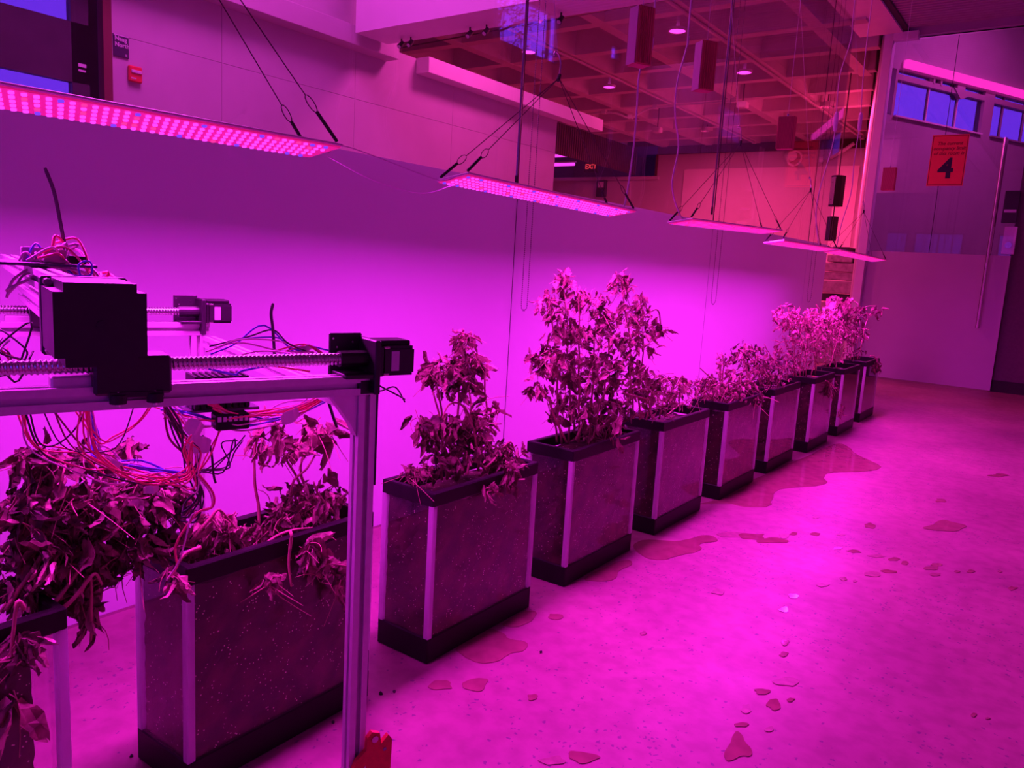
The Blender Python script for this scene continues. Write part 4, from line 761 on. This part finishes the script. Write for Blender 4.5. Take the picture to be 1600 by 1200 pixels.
# carriage of the cross axis
for v in (0, 1.04):
    cr = MB().cbox(-.465, -.352, v - .032, v + .03, 1.256, 1.318, .004).build('carriage', M['blackmatte'], G)
    MB().cbox(-.52, -.44, v - .004, v + .03, 1.262, 1.285, .003).build('nut_mount', M['alu'], cr)
    for a in (-.432, -.378): w = MB().tube([(a, v - .030, 1.243), (a, v - .030, 1.257)], .0125, 14).build('wheel', M['rubber'], cr); MB().tube([(a, v - .030, 1.238), (a, v - .030, 1.262)], .004, 6).build('axle', M['steel'], cr)
    MB().cbox(-.445, -.365, v - .034, v - .025, 1.252, 1.262, .001).build('wheel_plate', M['blackmatte'], cr)
bm_ = stepper('big', T((-.484, -.245, 1.388)), .108, .16, G, 'large black stepper motor facing the camera')
MB().cbox(-.51, -.425, -.11, .05, 1.314, 1.335, .003).build('motor_shelf', M['alu'], G)
screw(MB(), (-.468, -.11, 1.385), (-.468, 1.0, 1.385), .0125, .0075).build('ball_screw', M['steel'], G, smooth=True)
extr(1, -.1, 1.08, (-.468, 1.345), .036).build('cross_beam', M['alu'], G)
extr(1, -.05, 1.08, (-.505, 1.425), .032).build('top_beam', M['alu'], G)
# circuit boards on the beam
pb = MB().cbox(-.66, -.42, .22, .40, 1.444, 1.449, .001).build('circuit_board', M['pcb'], G)
for a, b_, w, h in ((-.53, .30, .04, .026), (-.50, .25, .035, .024), (-.46, .27, .03, .014), (-.63, .25, .05, .02)): MB().cbox(a, a + w, b_, b_ + .025, 1.449, 1.449 + h, .002).build('connector', M['grey'] if h > .021 else M['black'], pb)
pb = MB().cbox(-.25, -.10, .3, .5, 1.150, 1.156, .001).build('driver_board', M['pcb'], G)
MB().cbox(-.24, -.12, .3, .36, 1.156, 1.215, .003).build('heat_sink', M['blackmatte'], pb)
mb = MB()
for k in range(9): mb.box(-.238 + k*.013, -.232 + k*.013, .285, .36, 1.16, 1.228)
mb.build('fins', M['black'], pb)
tb = MB().cbox(-.20, -.13, .27, .31, 1.115, 1.150, .003).build('terminal_block', M['black'], pb)
mb = MB()
for k in range(6): mb.box(-.197 + k*.011, -.190 + k*.011, .266, .272, 1.135, 1.145)
mb.build('terminal_screw', M['letter'], tb)
# wiring
WIRES = json.loads('''[[[[-0.548,0.25,1.209],[-0.519,0.25,1.124],[-0.459,0.25,1.082],[-0.383,0.25,1.048],[-0.302,0.25,1.026],[-0.263,0.25,1.034],[-0.251,0.25,1.082],[-0.271,0.25,1.137],[-0.32,0.25,1.209]],"rrpkr",5,0.012,0.0022],[[[-0.432,0.3,1.196],[-0.423,0.3,1.107],[-0.4,0.3,1.072],[-0.334,0.3,1.039],[-0.26,0.3,1.021],[-0.241,0.3,1.024]],"ppbbbp",9,0.008,0.0028],[[[-0.45,0.2,1.215],[-0.441,0.2,1.131],[-0.418,0.2,1.083],[-0.347,0.2,1.045],[-0.284,0.2,1.042],[-0.27,0.2,1.077],[-0.265,0.2,1.115]],"rr",5,0.01,0.0022],[[[-0.306,0.28,1.203],[-0.283,0.28,1.123],[-0.258,0.28,1.076],[-0.244,0.28,1.024],[-0.236,0.28,0.982],[-0.249,0.28,0.945],[-0.266,0.28,0.936]],"kkkn",7,0.008,0.0026],[[[-0.295,0.3,1.162],[-0.228,0.3,1.137],[-0.135,0.3,1.123],[-0.037,0.3,1.133],[0.045,0.3,1.167]],"pbbprp",9,0.016,0.0022],[[[-0.207,0.28,1.171],[-0.155,0.28,1.145],[-0.087,0.28,1.141],[-0.015,0.28,1.15],[0.045,0.28,1.176]],"rrpr",5,0.008,0.003],[[[-0.128,0.35,1.078],[-0.132,0.35,1.055],[-0.168,0.35,1.017],[-0.222,0.35,1.006],[-0.24,0.35,0.997]],"kkkkk",5,0.012,0.002],[[[-0.536,0.22,1.213],[-0.525,0.22,1.132],[-0.494,0.22,1.125],[-0.459,0.22,1.154],[-0.437,0.22,1.208]],"k",1,0.003,0.0018],[[[-0.521,0.22,1.215],[-0.482,0.22,1.124],[-0.436,0.22,1.104],[-0.398,0.22,1.123],[-0.357,0.22,1.216]],"k",1,0.003,0.0018],[[[-0.505,0.24,1.208],[-0.459,0.24,1.124],[-0.409,0.24,1.079],[-0.368,0.24,1.058]],"n",2,0.01,0.0018],[[[-0.474,0.24,1.206],[-0.427,0.24,1.121],[-0.384,0.24,1.123],[-0.355,0.24,1.152],[-0.319,0.24,1.21]],"r",2,0.006,0.0018],[[[-0.254,0.2,1.049],[-0.229,0.2,1.013],[-0.229,0.2,0.979],[-0.26,0.2,0.955],[-0.281,0.2,0.921],[-0.296,0.2,0.87],[-0.313,0.2,0.84]],"pr",2,0.006,0.0026],[[[-0.156,0.3,1.17],[-0.176,0.3,1.119],[-0.202,0.3,1.059],[-0.231,0.3,1.02]],"rr",2,0.005,0.0022],[[[-0.218,0.3,1.102],[-0.202,0.3,1.073],[-0.2,0.3,1.017],[-0.194,0.3,0.992]],"k",1,0.002,0.003],[[[-0.229,0.2,1.294],[-0.18,0.2,1.313],[-0.116,0.2,1.318],[-0.062,0.2,1.301],[-0.017,0.2,1.283]],"pbk",5,0.012,0.002],[[[-0.089,0.2,1.286],[-0.034,0.2,1.293],[0.008,0.2,1.292],[0.035,0.2,1.284]],"rb",3,0.008,0.002],[[[-0.289,0.1,1.276],[-0.239,0.1,1.28],[-0.174,0.1,1.276],[-0.086,0.1,1.278]],"pbrp",6,0.02,0.0022],[[[0.018,0.0,1.249],[0.045,0.0,1.243],[0.071,0.0,1.231],[0.092,0.0,1.209]],"k",2,0.006,0.0018],[[[-0.529,0.3,1.445],[-0.524,0.3,1.461],[-0.504,0.3,1.454],[-0.47,0.3,1.432],[-0.444,0.3,1.415]],"ppb",4,0.01,0.0028],[[[-0.474,0.3,1.475],[-0.458,0.3,1.479],[-0.438,0.3,1.451],[-0.412,0.3,1.421],[-0.404,0.3,1.414]],"ppr",6,0.014,0.003],[[[-0.513,0.25,1.461],[-0.489,0.25,1.464],[-0.46,0.25,1.45],[-0.44,0.25,1.418]],"prr",4,0.014,0.0026],[[[-0.448,0.2,1.421],[-0.449,0.2,1.445],[-0.438,0.2,1.457],[-0.43,0.2,1.448],[-0.438,0.2,1.432],[-0.466,0.2,1.429],[-0.504,0.2,1.435]],"b",1,0.002,0.0022],[[[-0.401,0.3,1.417],[-0.388,0.3,1.427],[-0.374,0.3,1.418],[-0.368,0.3,1.409]],"r",2,0.008,0.0024],[[[-0.556,0.3,1.389],[-0.547,0.3,1.412],[-0.53,0.3,1.426],[-0.505,0.3,1.432]],"pp",3,0.008,0.0028],[[[-0.566,0.35,1.291],[-0.558,0.35,1.243],[-0.554,0.35,1.23]],"rk",4,0.02,0.002],[[[-0.567,0.35,1.267],[-0.545,0.35,1.315],[-0.526,0.35,1.272],[-0.519,0.35,1.254]],"k",4,0.02,0.0022]]''')
for pts, cols, n, spread, rr in WIRES:
    for k in range(n):
        j = [Vector((p[0], p[1], p[2])) + Vector((rnd.gauss(0, spread), rnd.gauss(0, spread * 1.5), rnd.gauss(0, spread))) * (.5 if i in (0, len(pts) - 1) else 1) for i, p in enumerate(pts)]
        MB().tube(smooth_path(j, 5), rr * rnd.uniform(.7, 1.0), 5).build('wire', M['w' + cols[k % len(cols)]], G, smooth=True)
# cable ties and tape flags
def tie(pts): MB().tube(smooth_path(pts, 5), [.0032] * (len(pts) * 5 - 5) + [.0022], 4).build('cable_tie', M['rubber'], G)

tie([(-.46, .3, 1.466), (-.467, .3, 1.519), (-.476, .3, 1.576), (-.489, .3, 1.617)])
tie([(-.102, .2, 1.27), (-.107, .2, 1.335), (-.111, .2, 1.367), (-.107, .2, 1.388)])
tie([(-.018, .12, 1.195), (-.005, .12, 1.157), (.002, .12, 1.139)])
tie([(-.235, .3, 1.12), (-.232, .3, 1.06), (-.23, .3, 1.0)])
def flag(c, w, h, rz, ry):
    mt = T(c) @ RZ(rz) @ Matrix.Rotation(R(ry), 4, 'Y'); mb = MB(); n = 5; r = random.Random(int(w * 1e4))
    top = [(-w/2 + w*i/n, .002 + .004 * math.sin(i * 1.7), h/2 * (.55 + .45 * math.sin(math.pi * (i + .6) / (n + 1)))) for i in range(n + 1)]; bot = [(x, y, -z * r.uniform(.8, 1.1)) for x, y, z in top]
    vs = top + bot + [(x, y + .0012, z) for x, y, z in top + bot]; k = n + 1
    fs = [(i, i + 1, k + i + 1, k + i) for i in range(n)] + [(2*k + i, 3*k + i, 3*k + i + 1, 2*k + i + 1) for i in range(n)]
    mb.add([mt @ Vector(v) for v in vs], fs).build('tape_flag', M['tape'], G)
flag((-.05, .24, 1.142), .05, .03, 20, -15); flag((-.25, .24, 1.133), .04, .035, 10, 30); flag((-.245, .23, 1.10), .045, .038, -15, 10); flag((-.335, .22, 1.02), .03, .018, 10, 0); flag((-.394, .24, 1.07), .03, .02, 5, 40); flag((-.04, .2, 1.292), .035, .016, 0, -20)
# red printed bracket on the post
out = [(-.012, .395), (.055, .395), (.075, .41), (.077, .492), (.068, .505), (.052, .49), (.048, .515), (.030, .523), (.020, .512), (.018, .485), (-.004, .468), (-.012, .45)]
rb = MB().prism(out, 1, -.030, -.0195).build('foot_bracket', M['redprint'], G, label='red printed bracket plate')
MB().tube([(.036, -.033, .506), (.036, -.028, .506)], .0075, 12).build('screw_head', M['steel'], rb)
mb = MB()
for a, z in ((.06, .475), (.06, .425)): mb.tube([(a, -.0312, z), (a, -.0295, z)], .004, 8)
mb.build('screw_hole', M['grey'], rb)
MB().prism([(.004, .40), (.012, .40), (.020, .425), (.017, .452), (.008, .44)], 1, -.0308, -.0296).build('slot', M['alu'], rb)
MB().cbox(.019, .024, -.016, .016, .62, .7, .001).build('side_clip', M['rubber'], G)

# ---- water on the floor
PUDDLES = [[[-1.884,4.66],[-1.805,4.842],[-1.793,5.685],[-1.731,6.802],[-1.677,7.668],[-1.518,7.472],[-1.4,7.185],[-1.137,6.973],[-1.181,6.632],[-1.45,6.331],[-1.408,6.11],[-1.322,5.882],[-1.589,5.569],[-1.528,5.238],[-1.466,5.044],[-1.591,4.912],[-1.742,4.909]],[[-1.804,2.206],[-1.802,2.427],[-1.709,2.437],[-1.683,2.402],[-1.595,2.433],[-1.569,2.366],[-1.6,2.311],[-1.581,2.244],[-1.623,2.18],[-1.719,2.163]],[[-1.78,2.486],[-1.771,2.659],[-1.734,2.694],[-1.705,2.662],[-1.691,2.57],[-1.723,2.5]],[[-1.779,3.128],[-1.753,3.433],[-1.726,3.557],[-1.66,3.466],[-1.693,3.376],[-1.648,3.254],[-1.679,3.171]],[[-1.825,3.746],[-1.784,3.9],[-1.637,3.963],[-1.614,4.131],[-1.54,4.235],[-1.471,4.158],[-1.549,4.023],[-1.474,3.935],[-1.554,3.778],[-1.59,3.618],[-1.697,3.611]]]
QLAB = ['large puddle spreading from under the far tanks', 'puddle at the front of the tank beside the aluminium post', 'small puddle at the far corner of the tank beside the aluminium post', 'puddle at the tank under the largest bush', 'thin wet patch in front of the third tank']
def blob(pts, z, sub=4, amp=.012):
    P = [Vector((x, y, 0)) for x, y in pts]
    for _ in range(2):                                    # corner cutting keeps the outline simple
        Q = []
        for i in range(len(P)): a, b = P[i], P[(i + 1) % len(P)]; Q += [a.lerp(b, .25), a.lerp(b, .75)]
        P = Q
    ring_ = [q + noise.noise_vector(q * 9) * amp + noise.noise_vector(q * 31) * amp * .45 for q in P]
    for q in ring_: q.z = 0
    cen = sum(ring_, Vector()) / len(ring_); return cen, [p - cen for p in ring_], len(ring_)
from mathutils.geometry import tessellate_polygon
NP = 0
def puddle(name, pts, h, m, lab, cat, group=None, amp=.012, sub=4):
    cen, rg, k = blob(pts, h, sub, amp)
    mb = MB(); vs = [(p.x, p.y, 0) for p in rg] + [(p.x * .992, p.y * .992, h) for p in rg]
    mb.add(vs, [(i, (i+1) % k, k + (i+1) % k, k + i) for i in range(k)] + [tuple(k + j for j in tri) for tri in tessellate_polygon([[Vector((p.x, p.y, 0)) for p in rg]])])
    o = mb.build(name, m); global NP; NP += 1; o.location = (cen.x, cen.y, .0004 + NP * .00002); tag(o, lab, cat, group)
for pts, lab in zip(PUDDLES, QLAB): puddle('puddle', pts, .0022, M['wet'], lab, 'puddle', None, .022 if len(pts) > 12 else .013, 8)
SPOTS = [[-1.47,4.306,0.056,0.057,0.02,-0.054],[-1.364,4.383,0.062,0.063,0.023,-0.066],[-1.254,4.39,0.061,0.062,0.017,-0.054],[-1.223,4.526,0.029,0.029,0.014,-0.046],[-1.089,4.708,0.026,0.026,0.01,-0.037],[-1.194,4.617,0.018,0.017,0.007,-0.024],[-0.969,4.814,0.018,0.018,0.006,-0.025],[-0.923,4.551,0.025,0.025,0.008,-0.033],[-0.841,4.565,0.034,0.033,0.008,-0.034],[-0.727,4.583,0.039,0.039,0.007,-0.033],[-0.639,4.605,0.028,0.027,0.006,-0.033],[-0.581,4.585,0.019,0.019,0.005,-0.032],[-0.688,4.263,0.039,0.038,0.008,-0.039],[-0.632,4.376,0.042,0.041,0.005,-0.03],[-0.786,4.088,0.017,0.017,0.006,-0.027],[-0.733,4.096,0.01,0.009,0.004,-0.018],[-0.446,4.692,0.031,0.03,0.005,-0.033],[-0.46,4.616,0.03,0.029,0.006,-0.043],[-0.425,4.518,0.029,0.029,0.004,-0.031],[-0.283,4.716,0.019,0.018,0.003,-0.033],[-0.34,4.66,0.011,0.011,0.002,-0.022],[-0.159,4.836,0.011,0.011,0.001,-0.022],[-0.086,4.598,0.021,0.021,0.002,-0.03],[-0.883,5.144,0.028,0.028,0.014,-0.069],[-1.18,5.046,0.016,0.016,0.008,-0.028],[-0.617,6.164,0.032,0.035,0.007,-0.056],[-0.36,7.406,0.067,0.074,0.006,-0.077],[-1.213,3.467,0.026,0.024,0.014,-0.036],[-0.905,3.493,0.022,0.021,0.01,-0.035],[-0.917,3.68,0.024,0.022,0.009,-0.031],[-0.847,3.921,0.025,0.023,0.007,-0.026],[-0.802,3.164,0.017,0.016,0.009,-0.028],[-0.773,3.062,0.016,0.014,0.007,-0.022],[-0.698,2.857,0.038,0.034,0.01,-0.033],[-0.746,2.725,0.022,0.02,0.007,-0.022],[-0.683,2.665,0.018,0.016,0.011,-0.033],[-0.753,2.57,0.015,0.014,0.011,-0.031],[-0.647,2.735,0.012,0.011,0.004,-0.013],[-0.731,2.458,0.02,0.018,0.005,-0.015],[-0.648,2.497,0.015,0.014,0.006,-0.018],[-0.695,2.328,0.033,0.028,0.029,-0.078],[-0.108,3.091,0.009,0.008,0.002,-0.014],[-0.067,3.101,0.007,0.006,0.001,-0.01],[-1.645,1.969,0.034,0.03,0.027,-0.031],[-1.566,2.045,0.041,0.037,0.031,-0.038],[-1.115,1.868,0.042,0.037,0.015,-0.023],[-1.05,1.949,0.037,0.032,0.018,-0.029],[-1.644,2.711,0.028,0.027,0.02,-0.031],[-1.285,2.83,0.012,0.011,0.008,-0.015],[-1.361,2.119,0.017,0.015,0.012,-0.016],[-0.497,5.523,0.11,0.112,0.019,-0.148]]
SLAB = {40: 'largest ragged wet splash at the lower edge of the floor', 50: 'faint ringed footprint stain right of the large puddle', 43: 'paler wet stain beside the post of the gantry', 44: 'darker wet stain right beside the gantry post', 45: 'wet splash cut by the bottom edge, left one', 46: 'wet splash cut by the bottom edge, right one', 33: 'widest splash in the line running toward the camera', 26: 'thin dark streak far out on the right of the floor', 23: 'ringed grey droplet mark in the middle of the far floor'}
for i, (cx, cy, ax, ay, bx, by) in enumerate(SPOTS):
    r = random.Random(i); n = 11; pts = []
    for k in range(n):
        th = 2 * math.pi * k / n; s = r.uniform(.6, 1.3); pts.append((cx + s * (ax * math.cos(th) + bx * math.sin(th)), cy + s * (ay * math.cos(th) + by * math.sin(th))))
    puddle('water_spot', pts, .0012, M['wet'] if i % 3 else M['damp'], SLAB.get(i, 'dark drop in the thin trail of water crossing the floor' if i < 21 else 'dark drop in the line of splashes running toward the camera' if 27 <= i < 42 else 'small lone water spot on the open floor away from both trails'), 'water spot', 'water trail across the floor' if i < 21 else 'splashes running toward the camera' if 27 <= i < 42 else 'lone water spots', .008, 3)
for i, (x, y) in enumerate([[-1.763,1.786],[-1.737,1.825],[-2.063,1.07],[-1.751,1.658],[-1.513,2.404],[-1.756,1.567]]):
    r = random.Random(i + 50); bm = bmesh.new(); bmesh.ops.create_icosphere(bm, subdivisions=1, radius=.008 if i == 0 else .006)
    for v_ in bm.verts: v_.co = v_.co * r.uniform(.7, 1.2); v_.co.z = max(v_.co.z, -.004)
    me = bpy.data.meshes.new('pellet'); bm.to_mesh(me); bm.free(); o = link('soil_crumb', me, M['rubber']); o.location = (x, y, .004)
    tag(o, 'tiny black crumb of soil lying on the floor', 'crumb', 'soil crumbs on the floor')

# ---- tree outside the high window (seen mirrored in the glass wall)
t = tag(empty('tree', (2.0, 10.2, 0)), 'leafy tree outside the high window, seen only as a reflection in the glass', 'tree')
mb = MB(); r = random.Random(3); ends = []
mb.tube([(0, 0, 0), (.05, .05, 2.5), (0, 0, 4.4), (.1, -.1, 6.0)], [.13, .1, .07, .03], 8)
for k in range(26):
    z = r.uniform(4.2, 5.9); a = r.uniform(0, 6.28); L = r.uniform(.4, .95); e = Vector((L * math.cos(a), L * math.sin(a), z + r.uniform(.1, .5))); mb.tube([(0, 0, z), (e.x * .5, e.y * .5, z + .15), e], [.02, .012, .004], 5); ends.append(((0, 0, z), e))
mb.build('trunk', M['jamb'], t)
mb = MB()
for s, e in ends:
    for k in range(95):
        u_ = r.uniform(.25, 1.1); p = Vector(s).lerp(e, u_) + Vector((r.gauss(0, .09), r.gauss(0, .09), r.gauss(0, .09))); d = Vector((r.gauss(0, 1), r.gauss(0, 1), r.gauss(-.4, .7))).normalized(); w = d.cross(Vector((r.gauss(0, 1), .3, 1))).normalized() * .016; L = r.uniform(.05, .09)
        mb.add([p, p + d * L * .5 + w, p + d * L, p + d * L * .5 - w], [(0, 1, 2, 3)])
me = bpy.data.meshes.new('leaves'); me.from_pydata(mb.v, [], mb.f); me.update(); link('leaves', me, M['leaf'], t, kind='stuff')
